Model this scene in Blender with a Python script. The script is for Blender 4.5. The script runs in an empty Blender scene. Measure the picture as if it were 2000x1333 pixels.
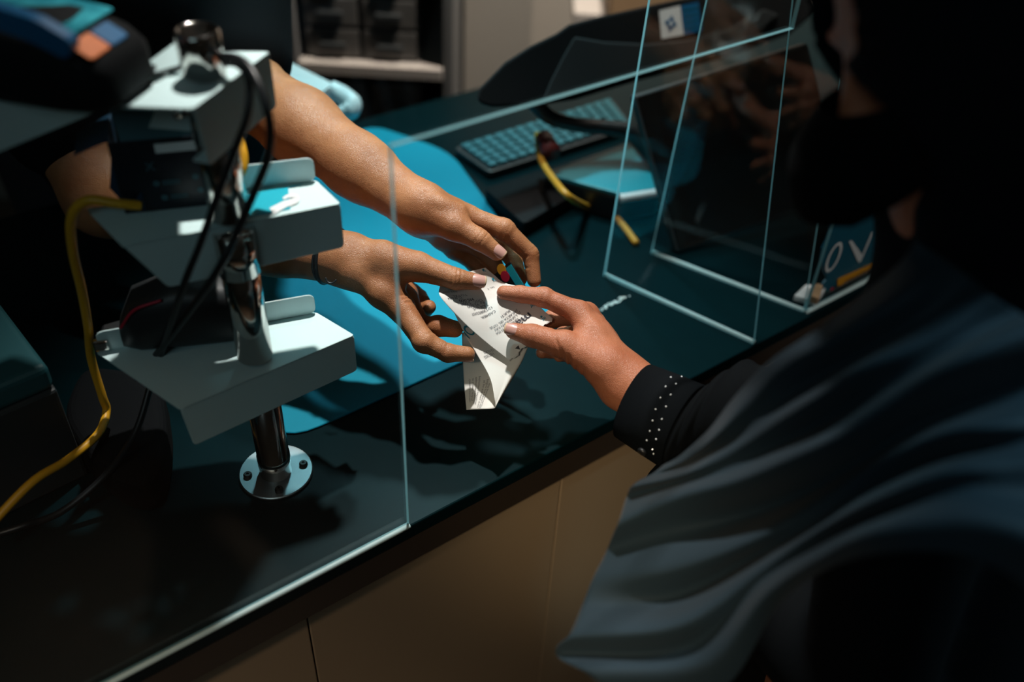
import bpy, math, random
import numpy as np
from mathutils import Vector, Matrix

random.seed(7)
rng = np.random.default_rng(7)
SC = bpy.context.scene
COL = SC.collection

# ------------------------------------------------------------------ camera
F, CX, CY = 1800.0, 1000.0, 666.5
def _basis(vx, vy):
    d = np.array([vx - CX, vy - CY, F]); u = -d / np.linalg.norm(d)
    y = np.array([0, 0, 1.0]) - u[2] * u; y /= np.linalg.norm(y)
    return np.array([np.cross(y, u), y, u])
RM = _basis(880, 2808)
CAM = np.array([0, 0, 1.70])
cd = bpy.data.cameras.new('camera'); cam = bpy.data.objects.new('camera', cd); COL.objects.link(cam)
cd.sensor_width = 36.0; cd.lens = 36.0 * F / 2000.0; cd.clip_start = 0.02
_r, _u, _b = RM @ np.array([1, 0, 0]), RM @ np.array([0, -1, 0]), RM @ np.array([0, 0, -1])
cam.matrix_world = Matrix(((_r[0], _u[0], _b[0], CAM[0]), (_r[1], _u[1], _b[1], CAM[1]), (_r[2], _u[2], _b[2], CAM[2]), (0, 0, 0, 1)))
cd.dof.use_dof = True; cd.dof.focus_distance = 0.968; cd.dof.aperture_fstop = 1.8; cd.dof.aperture_blades = 9
SC.camera = cam

# ------------------------------------------------------------------ world, lights, exposure
SC.view_settings.view_transform = 'Standard'; SC.view_settings.look = 'None'
SC.view_settings.gamma = 1.0; SC.view_settings.exposure = 0.0; SC.view_settings.use_curve_mapping = False
w = bpy.data.worlds.new('world'); SC.world = w; w.use_nodes = True
w.node_tree.nodes['Background'].inputs[0].default_value = (0.30, 0.62, 0.72, 1)
w.node_tree.nodes['Background'].inputs[1].default_value = 0.012

SC.cycles.caustics_reflective = False; SC.cycles.caustics_refractive = False

def aim(o, tgt):
    o.rotation_euler = (Vector(tgt) - o.location).to_track_quat('-Z', 'Y').to_euler()
def spot(name, loc, tgt, power, col, size=0.05, angle=60, blend=0.5):
    l = bpy.data.lights.new(name, 'SPOT'); l.energy = power; l.color = col
    l.shadow_soft_size = size; l.spot_size = math.radians(angle); l.spot_blend = blend
    o = bpy.data.objects.new(name, l); COL.objects.link(o); o.location = loc; aim(o, tgt); return o
def area(name, loc, tgt, power, col, sx, sy):
    l = bpy.data.lights.new(name, 'AREA'); l.energy = power; l.color = col
    l.shape = 'RECTANGLE'; l.size = sx; l.size_y = sy
    o = bpy.data.objects.new(name, l); COL.objects.link(o); o.location = loc; aim(o, tgt); return o
spot('ceiling_spot_key', (-0.14, 1.22, 2.75), (-0.01, 0.75, 1.05), 172, (1.0, 0.95, 0.89), 0.030, 38, 0.9)
spot('ceiling_spot_staff', (-0.22, 1.78, 2.70), (-0.13, 1.16, 1.0), 128, (0.45, 0.92, 1.0), 0.07, 33, 0.9)
spot('front_panel_fill', (-0.33, -0.70, 2.28), (0.13, 0.71, 0.84), 85, (1.0, 0.76, 0.48), 0.08, 13, 1.0)  # unseen warm lamp added to brighten the tan front panel
spot('shawl_fill', (0.95, 0.55, 2.75), (0.40, 0.44, 1.15), 75, (0.50, 0.85, 1.0), 0.10, 26, 1.0)  # extra cool lamp, narrowed onto the shawl to lift its right folds
spot('floor_fill', (-0.5, -0.7, 2.75), (-0.30, 0.05, 0.0), 70, (1.0, 0.74, 0.52), 0.10, 50, 0.9)  # added so the left pane reflects a warmer floor
spot('sign_fill', (1.35, 0.25, 2.6), (0.45, 1.04, 0.98), 40, (1.0, 0.93, 0.86), 0.06, 13, 0.8)  # no visible fitting; put here to light the promo sign
area('tray_lip_fill', (-0.6, -1.2, 2.6), (-0.20, 0.7, 1.0), 3.4, (0.66, 0.93, 1.0), 1.0, 0.6)  # soft cool fill added on the customer side, mainly for the tray lips
spot('background_fill', (0.35, 1.75, 2.8), (0.0, 2.45, 0.75), 300, (1.0, 0.88, 0.76), 0.12, 75, 0.9)  # invented lamp that lifts the back wall and shelving

# ------------------------------------------------------------------ helpers: points
def P(px, py, d):
    return CAM + RM @ (np.array([(px - CX) / F, (py - CY) / F, 1.0]) * d)
def PP(px, py, o, nn):
    v = RM @ np.array([(px - CX) / F, (py - CY) / F, 1.0])
    return CAM + v * (np.dot(np.array(o) - CAM, nn) / np.dot(v, nn))
def PZ(px, py, z): return PP(px, py, (0, 0, z), np.array([0, 0, 1.0]))
def unit(v):
    v = np.array(v, float); return v / (np.linalg.norm(v) + 1e-12)
ZC = 0.95
EA = PZ(190, 1333, ZC)
T = unit(PZ(1745, 522, ZC) - EA); N = np.array([-T[1], T[0], 0.0]); UP = np.array([0, 0, 1.0])
def TN(s, n, z): return EA + T * s + N * n + UP * (z - ZC)
def towards_cam(p): return unit(CAM - p)

# ------------------------------------------------------------------ helpers: materials
def mat(name, col, rough=0.5, metal=0.0, spec=0.5, noise=None, bump=None, sss=None, coat=0.0, emit=None, sheen=0.0):
    m = bpy.data.materials.new(name); m.use_nodes = True
    nt = m.node_tree; b = nt.nodes['Principled BSDF']
    b.inputs['Base Color'].default_value = (*col, 1); b.inputs['Roughness'].default_value = rough
    b.inputs['Metallic'].default_value = metal; b.inputs['Specular IOR Level'].default_value = spec
    if coat: b.inputs['Coat Weight'].default_value = coat; b.inputs['Coat Roughness'].default_value = 0.08
    if sheen: b.inputs['Sheen Weight'].default_value = sheen
    tc = nt.nodes.new('ShaderNodeTexCoord')
    if noise:
        sc_, amt, col2 = noise
        n = nt.nodes.new('ShaderNodeTexNoise'); n.inputs['Scale'].default_value = sc_; n.inputs['Detail'].default_value = 5
        nt.links.new(tc.outputs['Object'], n.inputs['Vector'])
        r = nt.nodes.new('ShaderNodeValToRGB'); r.color_ramp.elements[0].position = 0.5 - amt; r.color_ramp.elements[1].position = 0.5 + amt
        r.color_ramp.elements[0].color = (*col, 1); r.color_ramp.elements[1].color = (*col2, 1)
        nt.links.new(n.outputs['Fac'], r.inputs['Fac']); nt.links.new(r.outputs['Color'], b.inputs['Base Color'])
    if bump:
        sc_, st, dist = bump
        n = nt.nodes.new('ShaderNodeTexNoise'); n.inputs['Scale'].default_value = sc_; n.inputs['Detail'].default_value = 4
        nt.links.new(tc.outputs['Object'], n.inputs['Vector'])
        bp = nt.nodes.new('ShaderNodeBump'); bp.inputs['Strength'].default_value = st; bp.inputs['Distance'].default_value = dist
        nt.links.new(n.outputs['Fac'], bp.inputs['Height']); nt.links.new(bp.outputs['Normal'], b.inputs['Normal'])
    if sss:
        b.inputs['Subsurface Weight'].default_value = sss; b.inputs['Subsurface Radius'].default_value = (1.0, 0.35, 0.2)
        b.inputs['Subsurface Scale'].default_value = 0.004
    if emit:
        b.inputs['Emission Color'].default_value = (*emit[0], 1); b.inputs['Emission Strength'].default_value = emit[1]
    return m
def glass_mat(name, tint, refl):
    m = bpy.data.materials.new(name); m.use_nodes = True; nt = m.node_tree
    nt.nodes.remove(nt.nodes['Principled BSDF']); out = nt.nodes['Material Output']
    tr = nt.nodes.new('ShaderNodeBsdfTransparent'); tr.inputs[0].default_value = (*tint, 1)
    gl = nt.nodes.new('ShaderNodeBsdfGlossy'); gl.inputs['Roughness'].default_value = 0.03
    fr = nt.nodes.new('ShaderNodeLayerWeight'); fr.inputs['Blend'].default_value = 0.5
    pw = nt.nodes.new('ShaderNodeMath'); pw.operation = 'POWER'; pw.inputs[1].default_value = 5.0
    ml = nt.nodes.new('ShaderNodeMath'); ml.operation = 'MULTIPLY_ADD'; ml.inputs[1].default_value = 0.95 * refl; ml.inputs[2].default_value = 0.04 * refl
    mx = nt.nodes.new('ShaderNodeMixShader')
    nt.links.new(fr.outputs['Facing'], pw.inputs[0]); nt.links.new(pw.outputs[0], ml.inputs[0]); nt.links.new(ml.outputs[0], mx.inputs[0])
    nt.links.new(tr.outputs[0], mx.inputs[1]); nt.links.new(gl.outputs[0], mx.inputs[2]); nt.links.new(mx.outputs[0], out.inputs[0])
    return m
def skin_mat(name, a, b_):
    m = mat(name, a, 0.46, spec=0.42, sss=0.12)
    nt = m.node_tree; b = nt.nodes['Principled BSDF']; tc = [n for n in nt.nodes if n.type == 'TEX_COORD'][0]
    n1 = nt.nodes.new('ShaderNodeTexNoise'); n1.inputs['Scale'].default_value = 26; n1.inputs['Detail'].default_value = 6
    r = nt.nodes.new('ShaderNodeValToRGB'); r.color_ramp.elements[0].position = 0.3; r.color_ramp.elements[1].position = 0.72
    r.color_ramp.elements[0].color = (*a, 1); r.color_ramp.elements[1].color = (*b_, 1)
    nt.links.new(tc.outputs['Object'], n1.inputs['Vector']); nt.links.new(n1.outputs['Fac'], r.inputs['Fac']); nt.links.new(r.outputs['Color'], b.inputs['Base Color'])
    v = nt.nodes.new('ShaderNodeTexVoronoi'); v.inputs['Scale'].default_value = 700; v.feature = 'DISTANCE_TO_EDGE'
    n2 = nt.nodes.new('ShaderNodeTexNoise'); n2.inputs['Scale'].default_value = 180; n2.inputs['Detail'].default_value = 6
    ad = nt.nodes.new('ShaderNodeMath'); ad.operation = 'ADD'
    nt.links.new(tc.outputs['Object'], v.inputs['Vector']); nt.links.new(tc.outputs['Object'], n2.inputs['Vector'])
    nt.links.new(v.outputs['Distance'], ad.inputs[0]); nt.links.new(n2.outputs['Fac'], ad.inputs[1])
    bp = nt.nodes.new('ShaderNodeBump'); bp.inputs['Strength'].default_value = 0.40; bp.inputs['Distance'].default_value = 0.0014
    nt.links.new(ad.outputs[0], bp.inputs['Height']); nt.links.new(bp.outputs['Normal'], b.inputs['Normal'])
    return m

M = {}
M['skin_clerk'] = skin_mat('skin_tan', (0.31, 0.115, 0.044), (0.47, 0.205, 0.092))
M['skin_cust'] = skin_mat('skin_warm', (0.37, 0.118, 0.055), (0.50, 0.192, 0.100))
M['nail'] = mat('fingernail', (0.56, 0.30, 0.25), 0.30, spec=0.5, coat=0.2)
M['nail_edge'] = mat('fingernail_edge', (0.66, 0.47, 0.30), 0.3)
M['paper'] = mat('receipt_paper', (0.80, 0.80, 0.76), 0.65, spec=0.25, bump=(60, 0.12, 0.002))
M['ink'] = mat('ink_black', (0.035, 0.035, 0.045), 0.7)
M['ink_grey'] = mat('ink_grey', (0.13, 0.13, 0.15), 0.7)
M['ink_teal'] = mat('ink_teal', (0.01, 0.25, 0.36), 0.6)
M['tray'] = mat('tray_white', (0.60, 0.79, 0.80), 0.42, spec=0.45, noise=(9, 0.25, (0.64, 0.82, 0.83)))
M['chrome'] = mat('chrome', (0.62, 0.58, 0.55), 0.13, metal=1.0, noise=(14, 0.3, (0.70, 0.66, 0.62)))
M['black_plastic'] = mat('black_plastic', (0.007, 0.008, 0.009), 0.42, bump=(400, 0.1, 0.0005))
M['dark_plastic'] = mat('dark_plastic', (0.018, 0.021, 0.023), 0.45, bump=(300, 0.1, 0.0005))
M['grey_plastic'] = mat('grey_plastic', (0.028, 0.032, 0.034), 0.5, noise=(6, 0.3, (0.034, 0.039, 0.041)))
M['matte_black'] = mat('matte_black', (0.006, 0.007, 0.008), 0.7, spec=0.12, bump=(300, 0.1, 0.0004))
M['panel_grey'] = mat('panel_grey', (0.022, 0.026, 0.028), 0.65, spec=0.15, noise=(6, 0.3, (0.027, 0.031, 0.033)))
M['steel'] = mat('brushed_steel', (0.26, 0.31, 0.33), 0.38, metal=1.0, noise=(30, 0.3, (0.32, 0.37, 0.39)))
M['cable_black'] = mat('cable_black', (0.008, 0.010, 0.012), 0.4)
M['cable_yellow'] = mat('cable_yellow', (0.72, 0.36, 0.012), 0.45)
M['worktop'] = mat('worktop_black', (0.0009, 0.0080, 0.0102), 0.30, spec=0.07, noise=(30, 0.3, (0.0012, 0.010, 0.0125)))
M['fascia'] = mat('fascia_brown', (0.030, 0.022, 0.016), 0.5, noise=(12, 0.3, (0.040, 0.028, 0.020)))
M['front'] = mat('front_tan', (0.36, 0.27, 0.17), 0.55, noise=(2.2, 0.35, (0.30, 0.22, 0.14)))
M['matteal'] = mat('desk_mat_teal', (0.002, 0.21, 0.31), 0.55, spec=0.15, bump=(220, 0.15, 0.001))
M['cable_yellow_shaded'] = mat('cable_yellow_shaded', (0.40, 0.20, 0.012), 0.5)  # the yellow cable's colour, darkened for the monitor's shade at right
M['lid_dark'] = mat('lid_dark_teal', (0.02, 0.10, 0.115), 0.45)
M['acrylic'] = glass_mat('acrylic_clear', (0.985, 0.995, 0.995), 0.9)
M['acrylic_edge'] = mat('acrylic_edge', (0.22, 0.52, 0.58), 0.35, spec=0.6, noise=(40, 0.3, (0.30, 0.62, 0.68)))
def edge_mat():
    m = bpy.data.materials['acrylic_edge']; nt = m.node_tree; b = nt.nodes['Principled BSDF']; out = nt.nodes['Material Output']
    t = nt.nodes.new('ShaderNodeBsdfTranslucent'); t.inputs[0].default_value = (0.35, 0.80, 0.90, 1)
    mx = nt.nodes.new('ShaderNodeMixShader'); mx.inputs[0].default_value = 0.6
    nt.links.new(b.outputs[0], mx.inputs[1]); nt.links.new(t.outputs[0], mx.inputs[2]); nt.links.new(mx.outputs[0], out.inputs[0])
edge_mat()
M['acrylic_wing'] = glass_mat('acrylic_wing_clear', (0.985, 0.995, 0.995), 0.55)
M['glue'] = mat('silicone_bead', (0.45, 0.62, 0.63), 0.45, noise=(60, 0.3, (0.55, 0.72, 0.73)))
M['navy'] = mat('navy_card', (0.006, 0.030, 0.060), 0.45, noise=(20, 0.3, (0.008, 0.040, 0.075)))
M['navy_dark'] = mat('navy_print', (0.004, 0.008, 0.016), 0.4)
M['slate'] = mat('slate_card', (0.035, 0.12, 0.15), 0.5)
M['orange'] = mat('orange_label', (0.80, 0.20, 0.03), 0.5, noise=(90, 0.2, (0.62, 0.14, 0.02)))
M['amber'] = mat('amber_print', (0.78, 0.33, 0.015), 0.5)
M['red'] = mat('red_print', (0.55, 0.012, 0.045), 0.45)
M['plug'] = mat('plug_red', (0.10, 0.012, 0.012), 0.5)
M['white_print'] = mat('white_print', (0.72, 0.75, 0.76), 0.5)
M['blue'] = mat('blue_plastic', (0.008, 0.11, 0.26), 0.35)
M['teal_print'] = mat('teal_print', (0.006, 0.10, 0.16), 0.45)
M['cyan_print_light'] = mat('cyan_print_light', (0.01, 0.40, 0.52), 0.35)
M['green_print'] = mat('green_print', (0.01, 0.17, 0.14), 0.45)
M['screen'] = mat('terminal_screen', (0.02, 0.20, 0.26), 0.12, noise=(45, 0.12, (0.06, 0.42, 0.50)))
M['wall'] = mat('wall_grey', (0.36, 0.33, 0.29), 0.8, noise=(3, 0.3, (0.33, 0.30, 0.265)))
M['floor'] = mat('floor_brown', (0.16, 0.11, 0.08), 0.5, noise=(4, 0.3, (0.12, 0.085, 0.06)))
M['shelf_board'] = mat('shelf_board_grey', (0.42, 0.38, 0.35), 0.6, noise=(8, 0.3, (0.46, 0.42, 0.39)))
M['shelf_panel'] = mat('shelf_panel_grey', (0.14, 0.14, 0.14), 0.6)
M['drawer'] = mat('drawer_grey', (0.15, 0.145, 0.14), 0.35, noise=(5, 0.3, (0.11, 0.105, 0.10)))
M['bag'] = mat('white_plastic_bag', (0.70, 0.80, 0.82), 0.35, bump=(18, 0.5, 0.01))
M['tshirt'] = mat('tshirt_black', (0.0035, 0.0042, 0.005), 0.9, spec=0.1, bump=(350, 0.2, 0.001))
M['trousers'] = mat('trousers_dark', (0.02, 0.02, 0.025), 0.8, bump=(300, 0.2, 0.001))
M['hair'] = mat('hair_black', (0.010, 0.008, 0.007), 0.5, bump=(120, 0.5, 0.003))
M['abaya'] = mat('abaya_black', (0.0035, 0.0048, 0.006), 0.85, spec=0.08, bump=(300, 0.2, 0.001))
M['cuff'] = mat('cuff_black', (0.003, 0.0045, 0.006), 0.85, spec=0.08, bump=(260, 0.2, 0.001))
M['hijab'] = mat('hijab_dark', (0.005, 0.0065, 0.009), 0.9, spec=0.08, bump=(260, 0.2, 0.001))
M['shawl'] = mat('shawl_slate', (0.016, 0.031, 0.043), 0.65, spec=0.18, sheen=0.06, bump=(700, 0.15, 0.0006))
M['mask'] = mat('mask_black', (0.003, 0.0035, 0.004), 0.9, spec=0.06, bump=(260, 0.2, 0.001))
M['stone'] = mat('rhinestone', (0.90, 0.95, 1.0), 0.12, spec=1.0)
M['leather'] = mat('shoe_black', (0.01, 0.01, 0.01), 0.5)
M['cardboard'] = mat('cardboard_tan', (0.42, 0.27, 0.15), 0.7, noise=(10, 0.3, (0.36, 0.22, 0.12)))

# ------------------------------------------------------------------ helpers: objects
ROOT = {}
def thing(name, label, cat, loc, group=None):
    o = bpy.data.objects.new(name, None); o.empty_display_size = 0.05; COL.objects.link(o)
    loc = np.array(loc, float); o.location = loc; o['label'] = label; o['category'] = cat
    if group: o['group'] = group
    ROOT[o.name] = loc; return o
def obj(name, vf, m, parent=None, smooth=False, label=None, mats=None, fm=None):
    v, f = vf
    v = np.array(v, float)
    off = ROOT.get(parent.name, np.zeros(3)) if parent is not None else np.zeros(3)
    own = None
    if parent is None:
        own = np.array([(v[:, 0].min() + v[:, 0].max()) / 2, (v[:, 1].min() + v[:, 1].max()) / 2, v[:, 2].min()]); off = own
    me = bpy.data.meshes.new(name); me.from_pydata((v - off).tolist(), [], [list(map(int, q)) for q in f]); me.update()
    for x in (mats or [m]): me.materials.append(x)
    if fm is not None: me.polygons.foreach_set('material_index', np.array(fm, dtype=np.int32))
    if smooth: me.polygons.foreach_set('use_smooth', [True] * len(me.polygons))
    o = bpy.data.objects.new(name, me); COL.objects.link(o)
    if parent is not None: o.parent = parent
    else: o.location = own
    ROOT[o.name] = off
    if label: o['label'] = label
    return o
def tag(o, label, cat, group=None):
    o['label'] = label; o['category'] = cat
    if group: o['group'] = group
    return o
def struct(name, vf, m):
    o = obj(name, vf, m); o['kind'] = 'structure'; return o
def bevel(o, wd=0.002, seg=2):
    b = o.modifiers.new('bevel', 'BEVEL'); b.width = wd; b.segments = seg; b.limit_method = 'ANGLE'; b.angle_limit = math.radians(40); return o
def solid(o, th, off=0.0):
    s = o.modifiers.new('solid', 'SOLIDIFY'); s.thickness = th; s.offset = off; return o
def subsurf(o, n=1):
    s = o.modifiers.new('sub', 'SUBSURF'); s.levels = n; s.render_levels = n; return o

def join(parts):
    V, Fs, k = [], [], 0
    for v, f in parts:
        v = np.array(v, float); V.append(v); Fs += [[i + k for i in q] for q in f]; k += len(v)
    return np.vstack(V), Fs
def prism(poly, d):
    poly = np.array(poly, float); n = len(poly); d = np.array(d, float)
    v = np.vstack([poly, poly + d])
    f = [list(range(n))[::-1], list(range(n, 2 * n))] + [[i, (i + 1) % n, n + (i + 1) % n, n + i] for i in range(n)]
    nrm = np.zeros(3)
    for i in range(n): nrm += np.cross(poly[i] - poly[0], poly[(i + 1) % n] - poly[0])
    if np.dot(nrm, d) < 0: f = [q[::-1] for q in f]
    return v, f
def box(c, ax, ay, az, sx, sy, sz):
    c = np.array(c, float); ax, ay, az = unit(ax) * sx / 2, unit(ay) * sy / 2, unit(az) * sz / 2
    return prism([c - ax - ay - az, c + ax - ay - az, c + ax + ay - az, c - ax + ay - az], az * 2)
def abox(lo, hi):
    lo, hi = np.array(lo, float), np.array(hi, float); s = hi - lo
    return box((lo + hi) / 2, (1, 0, 0), (0, 1, 0), (0, 0, 1), *s)
def crom(pts, n):
    pts = np.array(pts, float); m = len(pts)
    if m < 3: return np.array([pts[0] + (pts[-1] - pts[0]) * t for t in np.linspace(0, 1, n)])
    ext = np.vstack([2 * pts[0] - pts[1], pts, 2 * pts[-1] - pts[-2]])
    out = []
    for t in np.linspace(0, m - 1, n):
        i = min(int(t), m - 2); u = t - i; a, b, c, d = ext[i:i + 4]
        out.append(0.5 * ((2 * b) + (-a + c) * u + (2 * a - 5 * b + 4 * c - d) * u * u + (-a + 3 * b - 3 * c + d) * u ** 3))
    return np.array(out)
def tube(pts, r, n=48, seg=12, spline=True):
    p = crom(pts, n) if spline else np.array(pts, float); n = len(p)
    rr = np.interp(np.linspace(0, 1, n), np.linspace(0, 1, len(r)), r) if hasattr(r, '__len__') else np.full(n, r)
    V, Fs = [], []
    t0 = unit(p[1] - p[0]); a = unit(np.cross(t0, [0.31, 0.52, 0.79]))
    for i in range(n):
        t = unit(p[min(i + 1, n - 1)] - p[max(i - 1, 0)]); a = unit(a - np.dot(a, t) * t); b = np.cross(t, a)
        for k in range(seg):
            g = 2 * math.pi * k / seg; V.append(p[i] + rr[i] * (math.cos(g) * a + math.sin(g) * b))
    for i in range(n - 1):
        for k in range(seg): Fs.append([i * seg + k, i * seg + (k + 1) % seg, (i + 1) * seg + (k + 1) % seg, (i + 1) * seg + k])
    Fs.append(list(range(seg))[::-1]); Fs.append([(n - 1) * seg + k for k in range(seg)])
    return np.array(V), Fs
def lathe(base, axis, prof, seg=40):
    axis = unit(axis); a = unit(np.cross(axis, [0.3, 0.9, 0.2])); b = np.cross(axis, a); V, Fs = [], []
    for r, h in prof:
        for k in range(seg):
            g = 2 * math.pi * k / seg; V.append(np.array(base) + axis * h + r * (math.cos(g) * a + math.sin(g) * b))
    for i in range(len(prof) - 1):
        for k in range(seg): Fs.append([i * seg + k, i * seg + (k + 1) % seg, (i + 1) * seg + (k + 1) % seg, (i + 1) * seg + k])
    Fs.append(list(range(seg))[::-1]); Fs.append([(len(prof) - 1) * seg + k for k in range(seg)])
    return np.array(V), Fs
def sphere(c, r, n=10, sq=(1, 1, 1)):
    V, Fs = [], []
    for i in range(1, n):
        for k in range(2 * n):
            th, ph = math.pi * i / n, math.pi * k / n
            V.append(np.array(c) + r * np.array([math.sin(th) * math.cos(ph) * sq[0], math.sin(th) * math.sin(ph) * sq[1], math.cos(th) * sq[2]]))
    V += [np.array(c) + [0, 0, r * sq[2]], np.array(c) - [0, 0, r * sq[2]]]; m = 2 * n
    for i in range(n - 2):
        for k in range(m): Fs.append([i * m + k, (i + 1) * m + k, (i + 1) * m + (k + 1) % m, i * m + (k + 1) % m])
    for k in range(m):
        Fs.append([len(V) - 2, k, (k + 1) % m]); Fs.append([len(V) - 1, (n - 2) * m + (k + 1) % m, (n - 2) * m + k])
    return np.array(V), Fs
def round_poly(poly, r, k=5):
    poly = np.array(poly, float); out = []; n = len(poly)
    for i in range(n):
        p, a, b = poly[i], poly[i - 1], poly[(i + 1) % n]
        ra = min(r, np.linalg.norm(a - p) * 0.45); rb = min(r, np.linalg.norm(b - p) * 0.45)
        p0, p1 = p + unit(a - p) * ra, p + unit(b - p) * rb
        for t in np.linspace(0, 1, k): out.append((1 - t) ** 2 * p0 + 2 * t * (1 - t) * p + t * t * p1)
    return np.array(out)
def grid_faces(nu, nv):
    return [[i * nv + j, i * nv + j + 1, (i + 1) * nv + j + 1, (i + 1) * nv + j] for i in range(nu - 1) for j in range(nv - 1)]
class Surf:
    # smooth sheet through a grid of control points
    def __init__(self, ctrl, nu=60, nv=50):
        ctrl = np.array(ctrl, float); rows = np.array([crom(r, nv) for r in ctrl])
        self.g = np.array([crom(rows[:, j], nu) for j in range(nv)]).transpose(1, 0, 2); self.nu, self.nv = nu, nv
    def mesh(self): return self.g.reshape(-1, 3), grid_faces(self.nu, self.nv)
    def at(self, u, v):
        x, y = min(max(u, 0), 1) * (self.nu - 1), min(max(v, 0), 1) * (self.nv - 1)
        i, j = min(int(x), self.nu - 2), min(int(y), self.nv - 2); a, b = x - i, y - j; g = self.g
        return (1 - a) * ((1 - b) * g[i, j] + b * g[i, j + 1]) + a * ((1 - b) * g[i + 1, j] + b * g[i + 1, j + 1])
    def nrm(self, u, v):
        e = 0.01; n = np.cross(self.at(u + e, v) - self.at(u - e, v), self.at(u, v + e) - self.at(u, v - e)); n = unit(n)
        return n if np.dot(n, CAM - self.at(u, v)) > 0 else -n
def text2d(s, size=1.0, bold=False):
    cu = bpy.data.curves.new('lettering', 'FONT'); cu.body = s; cu.size = size; cu.align_x = 'CENTER'; cu.align_y = 'CENTER'
    cu.resolution_u = 3
    if bold: cu.offset = 0.015 * size
    o = bpy.data.objects.new('lettering', cu); COL.objects.link(o)
    me = o.to_mesh(); v = np.array([list(x.co) for x in me.vertices]).reshape(-1, 3); f = [list(p.vertices) for p in me.polygons]
    o.to_mesh_clear(); bpy.data.objects.remove(o); bpy.data.curves.remove(cu); return v, f
def text_flat(s, size, o, ax, ay, eps=0.0004, bold=False, th=0.0003):
    v, f = text2d(s, size, bold); ax, ay = unit(ax), unit(ay); nn = unit(np.cross(ax, ay))
    return np.array([np.array(o) + ax * p[0] + ay * p[1] + nn * eps for p in v]), f
def text_on(S, s, size, u, v, au, av, Lu, Lv, eps=0.0006, bold=False):
    # lettering that follows the sheet: (au, av) reading direction in metres along u, v
    vv, f = text2d(s, size, bold); d = unit((au, av)); p = np.array([-d[1], d[0]]); out = []
    for q in vv:
        m = d * q[0] + p * q[1]; uu, w_ = u + m[0] / Lu, v + m[1] / Lv
        out.append(S.at(uu, w_) + S.nrm(uu, w_) * eps)
    return np.array(out), f
def text_on_flip(S, s, size, u, v, au, av, Lu, Lv, eps=0.0006, bold=False):
    vv, f = text2d(s, size, bold); d = unit((au, av)); p = np.array([d[1], -d[0]]); out = []
    for q in vv:
        m = d * q[0] + p * q[1]; uu, w_ = u + m[0] / Lu, v + m[1] / Lv
        out.append(S.at(uu, w_) + S.nrm(uu, w_) * eps)
    return np.array(out), f

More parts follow.
